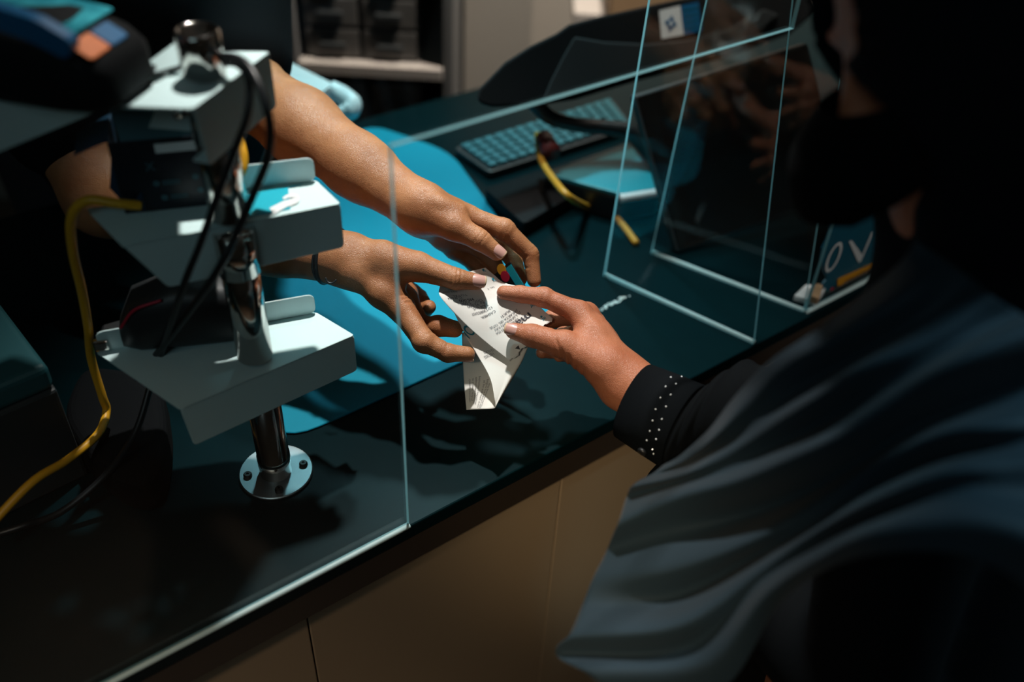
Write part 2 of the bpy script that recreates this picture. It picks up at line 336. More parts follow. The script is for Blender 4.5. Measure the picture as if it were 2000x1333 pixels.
# ------------------------------------------------------------------ helpers: solid bodies grown from smooth distance fields
class Field:
    def __init__(self, lo, hi, h):
        self.lo = np.array(lo, float); self.h = h
        self.n = np.ceil((np.array(hi) - self.lo) / h).astype(int) + 1
        self.F = np.full(self.n, 0.5, np.float32)
    def sub(self): 
        g = Field.__new__(Field); g.lo, g.h, g.n = self.lo, self.h, self.n; g.F = np.full(self.n, 0.5, np.float32); return g
    def win(self, lo, hi):
        a = np.clip(np.floor((np.array(lo) - self.lo) / self.h).astype(int), 0, self.n); b = np.clip(np.ceil((np.array(hi) - self.lo) / self.h).astype(int) + 1, 0, self.n)
        if (b <= a).any(): return None
        sl = tuple(slice(a[i], b[i]) for i in range(3))
        ax = [(self.lo[i] + self.h * np.arange(a[i], b[i])).astype(np.float32) for i in range(3)]
        return sl, ax[0][:, None, None], ax[1][None, :, None], ax[2][None, None, :]
    @staticmethod
    def smin(a, b, k):
        if k <= 0: return np.minimum(a, b)
        h = np.maximum(k - np.abs(a - b), 0) / k
        return np.minimum(a, b) - h * h * k * 0.25
    def cap(self, a, b, ra, rb, k=0.004):
        a, b = np.array(a, float), np.array(b, float); mg = max(ra, rb) + k * 2 + 4 * self.h
        w_ = self.win(np.minimum(a, b) - mg, np.maximum(a, b) + mg)
        if w_ is None: return self
        sl, X, Y, Z = w_; d = b - a; L2 = float(np.dot(d, d)) + 1e-12
        t = np.clip(((X - a[0]) * d[0] + (Y - a[1]) * d[1] + (Z - a[2]) * d[2]) / L2, 0, 1)
        D = np.sqrt((X - a[0] - t * d[0]) ** 2 + (Y - a[1] - t * d[1]) ** 2 + (Z - a[2] - t * d[2]) ** 2) - (ra + (rb - ra) * t)
        self.F[sl] = self.smin(self.F[sl], D.astype(np.float32), k); return self
    def chain(self, pts, rs, k=0.004):
        for i in range(len(pts) - 1): self.cap(pts[i], pts[i + 1], rs[i], rs[i + 1], k)
        return self
    def _ell(self, c, A, r):
        c = np.array(c, float); r = np.array(r, float); mg = r.max() + 0.03
        w_ = self.win(c - mg, c + mg)
        if w_ is None: return None
        sl, X, Y, Z = w_; q = []
        for i in range(3):
            q.append(((X - c[0]) * A[i][0] + (Y - c[1]) * A[i][1] + (Z - c[2]) * A[i][2]))
        k0 = np.sqrt(sum((q[i] / r[i]) ** 2 for i in range(3))); k1 = np.sqrt(sum((q[i] / r[i] ** 2) ** 2 for i in range(3))) + 1e-9
        return sl, (k0 * (k0 - 1.0) / k1).astype(np.float32)
    def ell(self, c, A, r, k=0.01):
        e = self._ell(c, A, r)
        if e: self.F[e[0]] = self.smin(self.F[e[0]], e[1], k)
        return self
    def cut(self, c, A, r, k=0.01):
        e = self._ell(c, A, r)
        if e: self.F[e[0]] = -self.smin(-self.F[e[0]], e[1], k)
        return self
    def merge(self, g, k): self.F = self.smin(self.F, g.F, k); return self
    def groove(self, c, axis, amp, wd, rad, face=None):
        # a shallow skin crease across the axis, on the side that faces `face`
        c = np.array(c, float); w_ = self.win(c - rad * 1.3, c + rad * 1.3)
        if w_ is None: return self
        sl, X, Y, Z = w_; a = unit(axis); dx, dy, dz = X - c[0], Y - c[1], Z - c[2]
        s = dx * a[0] + dy * a[1] + dz * a[2]; rr = np.sqrt(dx * dx + dy * dy + dz * dz)
        m = np.clip((rad * 1.25 - rr) / (rad * 0.4), 0, 1)
        if face is not None:
            f = unit(face); m = m * np.clip((dx * f[0] + dy * f[1] + dz * f[2]) / (rad * 0.5), 0, 1)
        self.F[sl] += (amp * np.exp(-(s / wd) ** 2) * m).astype(np.float32); return self
    def half(self, o, nn):
        # keep only the side of the plane the normal points away from
        nn = unit(nn); X, Y, Z = [(self.lo[i] + self.h * np.arange(self.n[i])).astype(np.float32) for i in range(3)]
        d = (X[:, None, None] - o[0]) * nn[0] + (Y[None, :, None] - o[1]) * nn[1] + (Z[None, None, :] - o[2]) * nn[2]
        self.F = np.maximum(self.F, d.astype(np.float32)); return self
    def mesh(self, smooth=2):
        Fv = self.F.copy(); Fv[0] = Fv[-1] = 0.5; Fv[:, 0] = Fv[:, -1] = 0.5; Fv[:, :, 0] = Fv[:, :, -1] = 0.5
        S = Fv < 0; c = np.zeros(tuple(self.n - 1), np.int8)
        for i in (0, 1):
            for j in (0, 1):
                for k in (0, 1): c += S[i:self.n[0] - 1 + i, j:self.n[1] - 1 + j, k:self.n[2] - 1 + k]
        I = np.argwhere((c > 0) & (c < 8)); idx = np.full(c.shape, -1, np.int32); idx[tuple(I.T)] = np.arange(len(I))
        acc = np.zeros((len(I), 3)); cnt = np.zeros(len(I))
        for ax in range(3):
            o1, o2 = [q for q in range(3) if q != ax]
            for a in (0, 1):
                for b in (0, 1):
                    p = I.copy(); p[:, o1] += a; p[:, o2] += b; q = p.copy(); q[:, ax] += 1
                    fa, fb = Fv[tuple(p.T)], Fv[tuple(q.T)]; m = (fa < 0) != (fb < 0)
                    t = np.zeros(len(I)); t[m] = fa[m] / (fa[m] - fb[m]); pos = p.astype(float); pos[:, ax] += t
                    acc[m] += pos[m]; cnt[m] += 1
        V = self.lo + self.h * acc / cnt[:, None]; Fs = []
        for ax in range(3):
            o1, o2 = (ax + 1) % 3, (ax + 2) % 3
            sl0 = [slice(None)] * 3; sl1 = [slice(None)] * 3; sl0[ax] = slice(0, -1); sl1[ax] = slice(1, None)
            A, B = S[tuple(sl0)], S[tuple(sl1)]; E = np.argwhere(A != B)
            E = E[(E[:, o1] > 0) & (E[:, o2] > 0) & (E[:, o1] < self.n[o1] - 1) & (E[:, o2] < self.n[o2] - 1)]
            ins = A[tuple(E.T)]; q = []
            for a, b in ((1, 1), (0, 1), (0, 0), (1, 0)):
                e = E.copy(); e[:, o1] -= a; e[:, o2] -= b; q.append(idx[tuple(e.T)])
            q = np.array(q).T; q[~ins] = q[~ins][:, ::-1]; Fs.append(q)
        Fs = np.vstack(Fs); Fs = Fs[(Fs >= 0).all(1)]
        for it in range(smooth):
            s = np.zeros_like(V); n = np.zeros(len(V))
            for a, b in ((0, 1), (1, 2), (2, 3), (3, 0)):
                np.add.at(s, Fs[:, a], V[Fs[:, b]]); np.add.at(n, Fs[:, a], 1); np.add.at(s, Fs[:, b], V[Fs[:, a]]); np.add.at(n, Fs[:, b], 1)
            V = V + (0.5 if it % 2 == 0 else -0.4) * (s / n[:, None] - V) if smooth > 2 else V + 0.4 * (s / n[:, None] - V)
        return V, Fs.tolist()
def px(lst): return [P(*q) for q in lst]
mm = 0.001
def build_hand(Fd, wrist, wr, fingers, thumb, web=0.007, kp=0.011):
    # fingers: list of (points[4], radii[4]) from index to little; thumb: (points[4], radii[4])
    W = np.array(wrist); palm = Fd.sub(); mcps = [np.array(f[0][0]) for f in fingers]; ctr = sum(mcps) / len(mcps)
    carp = [W + (m - W) * 0.18 + (m - ctr) * 0.34 for m in mcps]
    for i, m in enumerate(mcps):
        palm.cap(carp[i], m, wr * 0.62, fingers[i][1][0] * 1.02, 0.014)
        palm.cap(W, carp[i], wr * 0.80, wr * 0.62, 0.012)
        if i: palm.cap(carp[i] * 0.4 + mcps[i] * 0.6, carp[i - 1] * 0.4 + mcps[i - 1] * 0.6, fingers[i][1][0] * 0.92, fingers[i - 1][1][0] * 0.92, 0.010)
    tp, tr = thumb
    palm.cap(W * 0.6 + np.array(tp[0]) * 0.4, tp[0], wr * 0.75, tr[0], 0.014); palm.cap(tp[0], tp[1], tr[0], tr[1], kp)
    mid = (np.array(tp[0]) * 0.45 + np.array(tp[1]) * 0.55); palm.cap(mid, carp[0] * 0.45 + mcps[0] * 0.55, web * 1.4, web * 1.3, 0.014)
    palm.cap(mid, mcps[0] * 0.8 + carp[0] * 0.2, web, web, 0.012)
    dig = Fd.sub()
    for pts, rs in fingers:
        g = Fd.sub(); g.chain(pts, rs, 0.0035)
        pts = [np.array(p) for p in pts]
        g.cap(pts[1], pts[1], rs[1] * 1.06, rs[1] * 1.06, 0.004); dig.merge(g, 0.0012)
    g = Fd.sub(); g.chain(tp[1:], tr[1:], 0.004); dig.merge(g, 0.0012)
    palm.merge(dig, 0.0065)
    return palm
def nail(tip, ax, up, r, L, wd=1.15, lift=0.0004):
    # a curved plate lying on the back of a finger end; ax: towards the finger end, up: out of the nail
    ax = unit(ax); up = unit(np.array(up) - np.dot(up, ax) * ax); sd = np.cross(ax, up); nu, nv = 11, 9; V = []
    for i in range(nu):
        b = i / (nu - 1)
        for j in range(nv):
            a = (j / (nv - 1) * 2 - 1) * wd; roundoff = (1 - abs(j / (nv - 1) * 2 - 1) ** 2.5)
            bb = 0.18 * (1 - roundoff) + b * (1 - 0.18 * (1 - roundoff)) * (0.86 + 0.14 * roundoff)
            rr = r + lift - 0.0012 * (abs(a) / wd) ** 4 - 0.0007 * (1 - b) ** 4 - 0.0012 * b ** 2
            V.append(np.array(tip) + ax * (bb - 0.62) * L + rr * (math.cos(a) * up + math.sin(a) * sd))
    f = grid_faces(nu, nv); fm = [1 if (k // (nv - 1)) >= nu - 2 else 0 for k in range(len(f))]
    return (np.array(V), f), fm
def add_nail(parent, name, *a, **k):
    vf, fm = nail(*a, **k); o = obj(name, vf, None, parent, True, mats=[M['nail'], M['nail_edge']], fm=fm); solid(o, 0.0007, 0); return o

# ================================================================== SETTING
struct('floor', abox((-3.2, -2.2, -0.05), (3.2, 3.1, 0.0)), M['floor'])
struct('ceiling', abox((-3.2, -2.2, 2.85), (3.2, 3.1, 2.9)), M['wall'])
struct('wall_back', abox((-3.2, 2.62, 0.0), (3.2, 2.7, 2.85)), M['wall'])
struct('wall_left', abox((-3.28, -2.2, 0.0), (-3.2, 2.7, 2.85)), M['wall'])
struct('wall_right', abox((3.2, -2.2, 0.0), (3.28, 2.7, 2.85)), M['wall'])
struct('wall_front', abox((-3.2, -2.28, 0.0), (3.2, -2.2, 2.85)), M['wall'])

# ------------------------------------------------------------------ counter
ctr = thing('service_counter', 'long shop counter with glossy black top and tan panelled front below the screens', 'counter', TN(0.6, 0.35, 0))
S0, S1 = -0.75, 1.9
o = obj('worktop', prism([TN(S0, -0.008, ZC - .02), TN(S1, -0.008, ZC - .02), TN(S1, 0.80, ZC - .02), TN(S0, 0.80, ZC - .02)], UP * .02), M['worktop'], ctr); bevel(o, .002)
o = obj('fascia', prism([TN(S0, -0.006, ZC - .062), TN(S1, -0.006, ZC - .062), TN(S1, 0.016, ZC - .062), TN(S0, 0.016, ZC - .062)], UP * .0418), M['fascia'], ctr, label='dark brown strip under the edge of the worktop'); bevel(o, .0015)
def s_at(x, y): p = PP(x, y, TN(0, 0.010, 0), N); return float(np.dot(p - EA, T))
joints = [S0, s_at(608, 1250), s_at(1092, 980), s_at(1092, 980) + 0.43, s_at(1092, 980) + 0.86, S1]
for a, b in zip(joints[:-1], joints[1:]):
    o = obj('front_panel', prism([TN(a + .0008, 0.010, .09), TN(b - .0008, 0.010, .09), TN(b - .0008, 0.028, .09), TN(a + .0008, 0.028, .09)], UP * (ZC - .062 - .09)), M['front'], ctr, label='tan laminate front panel'); bevel(o, .0012)
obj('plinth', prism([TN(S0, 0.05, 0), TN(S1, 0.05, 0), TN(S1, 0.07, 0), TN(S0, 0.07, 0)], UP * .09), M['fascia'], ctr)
obj('carcass', prism([TN(S0, 0.03, .09), TN(S1, 0.03, .09), TN(S1, 0.78, .09), TN(S0, 0.78, .09)], UP * (ZC - .0205 - .09)), M['black_plastic'], ctr)

# scuffed patch on the worktop beside the wing panel: dried flakes of white residue
fl = []
for i in range(46):
    u, v = rng.normal(0, 1), rng.normal(0, 1)
    c = PZ(1196 + 15 * u - 3 * v, 594 - 7 * u + 4 * v, ZC + .0004); r = rng.uniform(.0006, .0022)
    a = rng.uniform(0, 6.28); q = [c + r * np.array([math.cos(a + k * 1.05), math.sin(a + k * 1.05), 0]) * rng.uniform(.5, 1.2) for k in range(6)]
    fl.append(prism(q, UP * .0003))
o = tag(obj('dried_residue', join(fl), M['glue']), 'small pale smear of dried residue on the black worktop near the receipt', 'smear'); o['kind'] = 'stuff'

# teal desk mat
pm = [PZ(720, 243, 0), PZ(880, 299, 0), PZ(950, 398, 0), PZ(1090, 632, 0), PZ(540, 880, 0), PZ(330, 560, 0)]
pm = [PZ(*q, ZC) for q in [(718, 243), (880, 299), (952, 398), (1092, 625), (545, 872), (360, 560)]]
o = obj('desk_mat', prism(round_poly(pm, .05, 7) + UP * .0002, UP * .003), M['matteal']); bevel(o, .0008, 1)
tag(o, 'teal blue desk mat with rounded corners lying under the clerk\'s hands', 'desk mat')

# ------------------------------------------------------------------ acrylic screens
def sheet(name, poly, th, parent, nn=None):
    poly = np.array(poly, float); nn = unit(np.cross(poly[1] - poly[0], poly[2] - poly[0])) if nn is None else unit(nn)
    v, f = prism(poly - nn * th / 2, nn * th); n = len(poly)
    fm = [0, 0] + [1] * n
    return obj(name, (v, f), None, parent, mats=[M['acrylic'], M['acrylic_edge']], fm=fm)
sB = float(np.dot(PZ(797, 1025, ZC) - EA, T)); sW = float(np.dot(PP(1545, 62, PZ(797, 1025, ZC), N) - EA, T)); nB = float(np.dot(PZ(797, 1025, ZC) - EA, N))
zo = 1.378
scr = thing('acrylic_screen', 'clear acrylic counter screen at left with a cut-out opening the hands pass through', 'acrylic screen', TN(0.2, nB, ZC))
sheet('pane', [TN(-.72, nB, ZC + .001), TN(sB, nB, ZC + .001), TN(sB, nB, zo), TN(sW, nB, zo), TN(sW, nB, 1.62), TN(-.72, nB, 1.62)], .0045, scr, -N)
obj('silicone_bead', tube([TN(-.70, nB - .003, ZC + .0012), TN(sB, nB - .003, ZC + .0012)], .0028, 60, 8), M['glue'], scr, True)
# wing panels: upright sheets whose front edge slants back towards the staff side
def wing(f0, b0, f1, b1, label):
    f0, b0 = PZ(*f0, ZC), PZ(*b0, ZC); nn = unit(np.cross(b0 - f0, UP)); f1, b1 = PP(*f1, f0, nn), PP(*b1, f0, nn)
    ft_, bt_ = f0 + (f1 - f0) / (f1[2] - ZC) * .60, b0 + (b1 - b0) / (b1[2] - ZC) * .60
    w_ = thing('acrylic_wing', label, 'acrylic panel', f0)
    o = sheet('pane', [f0 + UP * .001, b0 + UP * .001, bt_, ft_], .0052, w_); o.data.materials[0] = M['acrylic_wing']
    obj('silicone_bead', tube([f0 + UP * .0012 + nn * .002, b0 + UP * .0012 + nn * .002], .0032, 40, 8), M['glue'], w_, True)
    return f0, f1, ft_
wf, wf_1, wtop = wing((1472, 672), (1180, 540), (1548, 0), (1268, 0), 'nearer slanted clear acrylic side panel right of the opening')
wf2, wf2_1, wtop2 = wing((1570, 610), (1272, 495), (1602, 405), (1380, 0), 'farther slanted clear acrylic side panel, meeting the front pane with the sign')
n2 = float(np.dot(wf2 - EA, N)); s2 = float(np.dot(wf2 - EA, T))
fr = thing('acrylic_screen', 'clear acrylic front pane at right, behind the masked customer, holding a sign', 'acrylic screen', TN(s2 + .3, n2, ZC))
sheet('pane', [TN(s2 + .002, n2, ZC + .001), TN(s2 + .75, n2, ZC + .001), TN(s2 + .75, n2, 1.55), TN(s2 + .002, n2, 1.55)], .0045, fr, -N)
obj('silicone_bead', tube([TN(s2, n2 - .003, ZC + .0012), TN(s2 + .75, n2 - .003, ZC + .0012)], .003, 40, 8), M['glue'], fr, True)

# ------------------------------------------------------------------ back of the shop: shelving, drawers, pillar
bd = 2.02
sx0, sx1 = -0.545, -0.185; yb = 1.93; yd = 2.30
su = thing('shelf_unit', 'grey open shelving unit with drawers against the back wall', 'shelving', ((sx0 + sx1) / 2, yb + .2, 0))
for x in (sx0 - .36, sx0 + .02, sx1): bevel(obj('side_panel', abox((x, yb, 0), (x + .022, yd, 1.75)), M['shelf_panel'], su), .002)
for z in (0.10, 0.47, 0.825, 1.32):
    bevel(obj('shelf_board', abox((sx0 + .043, yb - .01, z), (sx1 - .001, yd, z + .026)), M['shelf_board'], su), .002)
    bevel(obj('shelf_board', abox((sx0 - .337, yb - .01, z + .16), (sx0 + .019, yd, z + .186)), M['shelf_panel'], su), .002)
obj('back_panel', abox((sx0 - .36, yd, 0), (sx1 + .022, yd + .01, 1.75)), M['shelf_panel'], su)
def drawer_box(lo, hi, cols, rows, label):
    t = thing('drawer_cabinet', label, 'drawer cabinet', ((lo[0] + hi[0]) / 2, (lo[1] + hi[1]) / 2, lo[2]))
    obj('cabinet_body', abox(lo, hi), M['dark_plastic'], t); dx, dz = (hi[0] - lo[0]) / cols, (hi[2] - lo[2]) / rows
    for c in range(cols):
        for r in range(rows):
            a = (lo[0] + c * dx + .006, lo[1] - .012, lo[2] + r * dz + .005); b = (lo[0] + (c + 1) * dx - .006, lo[1] - .0005, lo[2] + (r + 1) * dz - .005)
            d = obj('drawer', abox(a, b), M['drawer'], t); bevel(d, .002)
            cx, cz = (a[0] + b[0]) / 2, (a[2] + b[2]) / 2 - .004
            bevel(obj('drawer_handle', abox((cx - .028, a[1] - .010, cz - .006), (cx + .028, a[1] - .0003, cz + .007)), M['grey_plastic'], d), .002)
drawer_box((sx0 + .055, yb + .03, .852), (sx1 - .055, yb + .24, 1.13), 2, 4, 'grey drawer cabinet with small drawers above the pale shelf board')
drawer_box((sx0 + .06, yb + .05, .497), (sx1 - .05, yb + .26, .79), 2, 3, 'grey drawer cabinet in shade below the pale shelf board')
struct('trim_1', abox((sx1 + .03, 2.15, 0), (sx1 + .19, 2.62, 2.85)), M['wall'])
# tan carton behind the monitor
cb = obj('carton', box(P(1300, -30, 2.12), (1, 0, 0), (0, 1, 0), (0, 0, 1), .26, .2, .12), M['cardboard']); bevel(cb, .003)
sb = thing('back_bench', 'low brown bench behind the monitor carrying a tan carton', 'bench', (0.30, 2.3, 0))
ctop = min((cb.matrix_basis @ v.co).z for v in cb.data.vertices)
bevel(obj('bench_top', abox((0.10, 2.12, ctop - .03), (0.50, 2.50, ctop - .0005)), M['shelf_board'], sb), .003)
for x in (.12, .455): obj('bench_side', abox((x, 2.14, 0), (x + .025, 2.48, ctop - .0305)), M['shelf_panel'], sb)
tag(cb, 'tan cardboard carton far behind the dark monitor', 'carton')

# ------------------------------------------------------------------ display stand
base = PZ(540, 925, ZC)
st = thing('display_stand', 'chromed pole stand with three white metal trays on the left of the counter', 'display stand', base)
z0 = ZC + .0002
obj('base_plate', lathe(base + UP * .0002, UP, [(.0375, 0), (.0385, .0008), (.0385, .003), (.0375, .004)], 64), M['steel'], st, label='round steel base flange')
for a in (0.35, 1.92, 3.5, 5.06):
    c = base + np.array([math.cos(a), math.sin(a), 0]) * .029 + UP * .0042
    obj('screw', lathe(c, UP, [(.0045, 0), (.0045, .003), (.0035, .0045), (.0015, .0045), (.0012, .003)], 16), M['black_plastic'], st, label='black screw')
rp = .0165
obj('pole', lathe(base + UP * .0042, UP, [(rp, 0), (rp, .012), (rp + .0006, .0125), (rp + .0006, .026), (rp, .0265), (rp, .147)], 48), M['chrome'], st, True)
for za, zb in ((1.118, 1.215), (1.273, 1.345), (1.3985, 1.432)):
    prof = [(rp, 0), (rp, zb - za - .002), (rp - .0012, zb - za)]
    if zb > 1.4: prof += [(rp - .0012, zb - za), (rp - .0035, zb - za), (rp - .0035, zb - za - .03), (0.001, zb - za - .03)]
    obj('pole', lathe(base + UP * (za - ZC), UP, prof, 48), M['chrome'], st, True)
obj('pole', lathe(base + UP * (1.215 - ZC), UP, [(rp + .0015, 0), (rp + .0015, .045)], 48), M['chrome'], st, True)
obj('pole', lathe(base + UP * (1.345 - ZC), UP, [(rp + .001, 0), (rp + .001, .048)], 48), M['chrome'], st, True)
th = .0016
def tray(fl, frr, br, bl, lipF, shift=0.0, back=.028, part=(0.0, 1.0), label=None):
    fl, frr, br, bl = [np.array(q, float) for q in (fl, frr, br, bl)]
    top = obj('tray', prism(round_poly([fl, frr, br, bl], .003, 3) - UP * th, UP * th), M['tray'], st, label=label)
    d = unit(frr - fl); inn = unit((bl + br) / 2 - (fl + frr) / 2); inn = unit(inn - np.dot(inn, d) * d)
    L = np.linalg.norm(frr - fl)
    lp = round_poly([fl, frr, frr - UP * lipF * .95, fl + d * shift - UP * lipF], .004, 3)
    lip = obj('front_lip', prism(lp, inn * th), M['tray'], top); bevel(lip, .0007, 1)
    rt = obj('return_flange', prism([fl + d * (shift + .003) - UP * lipF + inn * th, frr - d * .004 - UP * lipF * .95 + inn * th, frr - d * .004 - UP * lipF * .95 + inn * .016, fl + d * (shift + .003) - UP * lipF + inn * .016], UP * th), M['tray'], top)
    if back:
        e = br - bl; a, b = bl + e * part[0], bl + e * part[1]
        bk = prism(round_poly([a, b, b + UP * back, a + UP * back], .008, 5), unit(np.cross(e, UP)) * th)
        bevel(obj('back_lip', bk, M['tray'], top), .0005, 1)
        g = [a + UP * back, a - UP * 0]
    return top
z = 1.11
tray(PZ(352, 800, z), PZ(692, 655, z), PZ(617, 610, z), PZ(187, 688, z), .050, .004, .024, (0.02, 1.0), 'lowest white tray')
z = 1.265
tray(PZ(241, 482, z), PZ(665, 398, z), PZ(617, 352, z), PZ(168, 408, z), .049, .026, .024, (0.60, 1.0), 'middle white tray')
z = 1.395
tp = tray(PZ(378, 212, z), PZ(527, 101, z), PZ(428, 100, z), PZ(214, 206, z), .050, .006, 0, label='topmost white tray')
q = [P(268, 137, .700), P(346, 80, .700), P(353, 126, .694), P(302, 141, .690)]; obj('back_lip', prism(q, towards_cam(q[0]) * -.002), M['tray'], tp)
# inner bracket with two bolts under the top tray
br = [P(304, 212, .725), P(388, 214, .725), P(394, 258, .735), P(290, 250, .735)]
bk = obj('bracket', prism(br, unit(P(340, 230, .8) - P(340, 230, .7)) * .003), M['tray'], st, label='white hanging bracket')
for x, y in ((346, 226), (362, 221)):
    c = P(x, y, .724); obj('bolt', lathe(c, towards_cam(c), [(.003, 0), (.003, .0015), (.0015, .0025)], 14), M['chrome'], bk, label='chrome bolt')
# shelf for the terminal, on an arm from the pole
z = 1.385
ft = [PZ(-120, 300, z), PZ(205, 178, z), PZ(195, 140, z), PZ(-120, 215, z)]
tt = obj('tray', prism(round_poly([PZ(-130, 246, z), PZ(206, 140, z), PZ(240, 100, z), PZ(60, 60, z), PZ(-260, 150, z)], .006, 4), UP * .003), M['tray'], st, label='white tray under the card terminal'); bevel(tt, .001)
obj('front_lip', prism(round_poly([PZ(-130, 246, z), PZ(206, 140, z), PZ(206, 140, z) - UP * .028, PZ(-130, 246, z) - UP * .036], .010, 6), N * th), M['tray'], tt)
o = obj('arm', prism([PZ(180, 175, z), PZ(360, 150, z), PZ(360, 125, z), PZ(200, 125, z)], UP * .004), M['tray'], st)

# cyan and white light pattern on the middle tray, drawn as flat shapes
z = 1.2653
lf = thing('light_patch', 'cyan and white light pattern on the middle tray, made as a thin sheet behind the chrome pole', 'light_patch', PZ(540, 400, z))
obj('sheet', prism([PZ(470, 428, z), PZ(567, 409, z), PZ(563, 368, z), PZ(590, 360, z), PZ(475, 382, z)], UP * .0006), M['cyan_print_light'], lf)
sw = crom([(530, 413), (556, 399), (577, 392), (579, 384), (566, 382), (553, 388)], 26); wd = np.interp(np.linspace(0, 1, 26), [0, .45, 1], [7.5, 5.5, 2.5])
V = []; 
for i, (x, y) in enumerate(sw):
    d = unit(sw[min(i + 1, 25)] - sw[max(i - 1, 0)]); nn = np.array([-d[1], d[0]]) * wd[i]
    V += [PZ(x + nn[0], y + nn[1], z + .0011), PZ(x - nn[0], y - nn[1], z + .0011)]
obj('swirl', (V, [[2 * i, 2 * i + 1, 2 * i + 3, 2 * i + 2] for i in range(25)]), M['white_print'], lf, label='white swirl of light as a flat strip')

# ------------------------------------------------------------------ card terminal on the upper left tray
tz = 1.3885
c0 = PZ(97, 180, tz); tl = unit(PZ(300, 150, tz) - PZ(-60, 95, tz)); tw = unit(np.cross(UP, tl)); tu = UP
ter = thing('card_terminal', 'black and blue card payment terminal on the tray at upper left', 'card terminal', c0)
def TL(a, b, c): return c0 + tl * a + tw * b + tu * c
sec = []
prof = [(-.105, .030, .030, .046), (-.085, .036, .004, .058), (-.02, .038, .000, .064), (.03, .038, .000, .060), (.055, .037, .002, .052), (.068, .033, .006, .044), (.074, .024, .012, .034)]
V = []
for a, hw, lo, hi in prof:
    for k in range(20):
        g = 2 * math.pi * k / 20; cx, sx = math.cos(g), math.sin(g)
        V.append(TL(a, hw * math.copysign(abs(cx) ** .5, cx), (lo + hi) / 2 + (hi - lo) / 2 * math.copysign(abs(sx) ** .5, sx)))
n = len(prof); f = [[i * 20 + k, i * 20 + (k + 1) % 20, (i + 1) * 20 + (k + 1) % 20, (i + 1) * 20 + k] for i in range(n - 1) for k in range(20)] + [list(range(20))[::-1], [(n - 1) * 20 + k for k in range(20)]]
obj('housing', (V, f), M['matte_black'], ter, True)
def tpatch(name, a0, a1, b0, b1, m, th_=.002, lift=.0005, label=None):
    def top(a): return np.interp(a, [p[0] for p in prof], [p[3] for p in prof])
    r = [TL(a0, b0, top(a0) + lift), TL(a1, b0, top(a1) + lift), TL(a1, b1, top(a1) + lift), TL(a0, b1, top(a0) + lift)]
    o = obj(name, prism(round_poly(r, .003, 4), tu * th_), m, ter, label=label); bevel(o, .0006, 1); return o
tpatch('screen', -.030, .047, -.028, .033, M['screen'], label='teal lit screen')
tpatch('label', .051, .0665, -.030, -.006, M['orange'], .0012, label='orange sticker')
tpatch('label', .051, .0665, -.005, .016, M['blue'], .0012, label='blue sticker')
tpatch('label', -.035, -.010, .034, .036, M['white_print'], .0012)
gv = [TL(a + .030, -.0385 - .002, c + .022) for a, c in ((-.10, .036), (-.09, .056), (-.045, .061), (.010, .052), (.034, .040), (.026, .026), (.000, .036), (-.045, .045), (-.085, .036))]
o = obj('side_grip', prism(round_poly(gv, .006, 4), tw * .010), M['blue'], ter, label='blue side band'); bevel(o, .0015)
for i in range(4):
    for j in range(3):
        c = TL(-.047 - .012 * i, -.018 + .018 * j, .0622 - .0022 * i)
        bevel(obj('key', box(c, tl, tw, tu, .008, .013, .004), M['dark_plastic'], ter), .001)

# ------------------------------------------------------------------ opened navy carton on the middle tray
zb = 1.2656
b0, b1 = PZ(245, 418, zb), PZ(432, 398, zb); bd_ = unit(b1 - b0); bn = unit(np.cross(UP, bd_)); bw = np.linalg.norm(b1 - b0); bh = .066; dp = .055
bx = thing('product_carton', 'opened navy blue printed carton on the middle tray behind the pole', 'carton', (b0 + b1) / 2 + bn * dp / 2)
def BX(a, b, c): return b0 + bd_ * a + bn * b + UP * c
tk = .0012
obj('front_wall', prism([BX(0, 0, 0), BX(bw, 0, 0), BX(bw, 0, bh), BX(0, 0, bh)], bn * tk), M['navy_dark'], bx)
obj('back_wall', prism([BX(0, dp, 0), BX(bw, dp, 0), BX(bw, dp, bh), BX(0, dp, bh)], -bn * tk), M['navy'], bx)
for a in (0, bw - tk): obj('side_wall', prism([BX(a, tk, 0), BX(a, dp - tk, 0), BX(a, dp - tk, bh), BX(a, tk, bh)], bd_ * tk), M['navy'], bx)
obj('bottom', prism([BX(tk, tk, 0), BX(bw - tk, tk, 0), BX(bw - tk, dp - tk, 0), BX(tk, dp - tk, 0)], UP * tk), M['navy'], bx)
obj('flap', prism([BX(.010, tk, bh), BX(bw - .01, tk, bh), BX(bw - .006, .012, bh + .034), BX(.006, .012, bh + .034)], bn * tk), M['slate'], bx, label='slate blue lid flap standing up')
obj('flap', prism([BX(0, .004, bh), BX(0, dp - .004, bh), BX(-.028, dp - .008, bh - .012), BX(-.028, .008, bh - .012)], UP * tk), M['navy'], bx, label='navy side flap folded out')
obj('flap', prism([P(217, 311, .790), P(266, 332, .775), P(285, 412, .772), P(233, 388, .785), P(214, 368, .79)], bn * tk), M['navy'], bx, label='navy side flap hanging')
obj('edge_strip', prism([BX(.035, -.0012, bh - .012), BX(bw - .003, -.0012, bh - .012), BX(bw - .003, -.0012, bh - .004), BX(.035, -.0012, bh - .004)], bn * .001), M['white_print'], bx, label='white edge of the folded lid')
for (a, c) in ((.030, .026), (.034, .012), (.062, .029), (.064, .016)):
    obj('print_mark', lathe(BX(a, -.0003, c), -bn, [(.0026, 0), (.0026, .0004)], 14), M['slate'], bx)
    obj('print_mark', join([prism([BX(a + .005, -.0003, c + dz), BX(a + .019, -.0003, c + dz), BX(a + .019, -.0003, c + dz + .0012), BX(a + .005, -.0003, c + dz + .0012)], -bn * .0003) for dz in (-.0016, .0008)]), M['slate'], bx)
obj('print_mark', text_flat('X', .012, BX(.028, -.0002, .042), bd_, UP), M['slate'], bx)
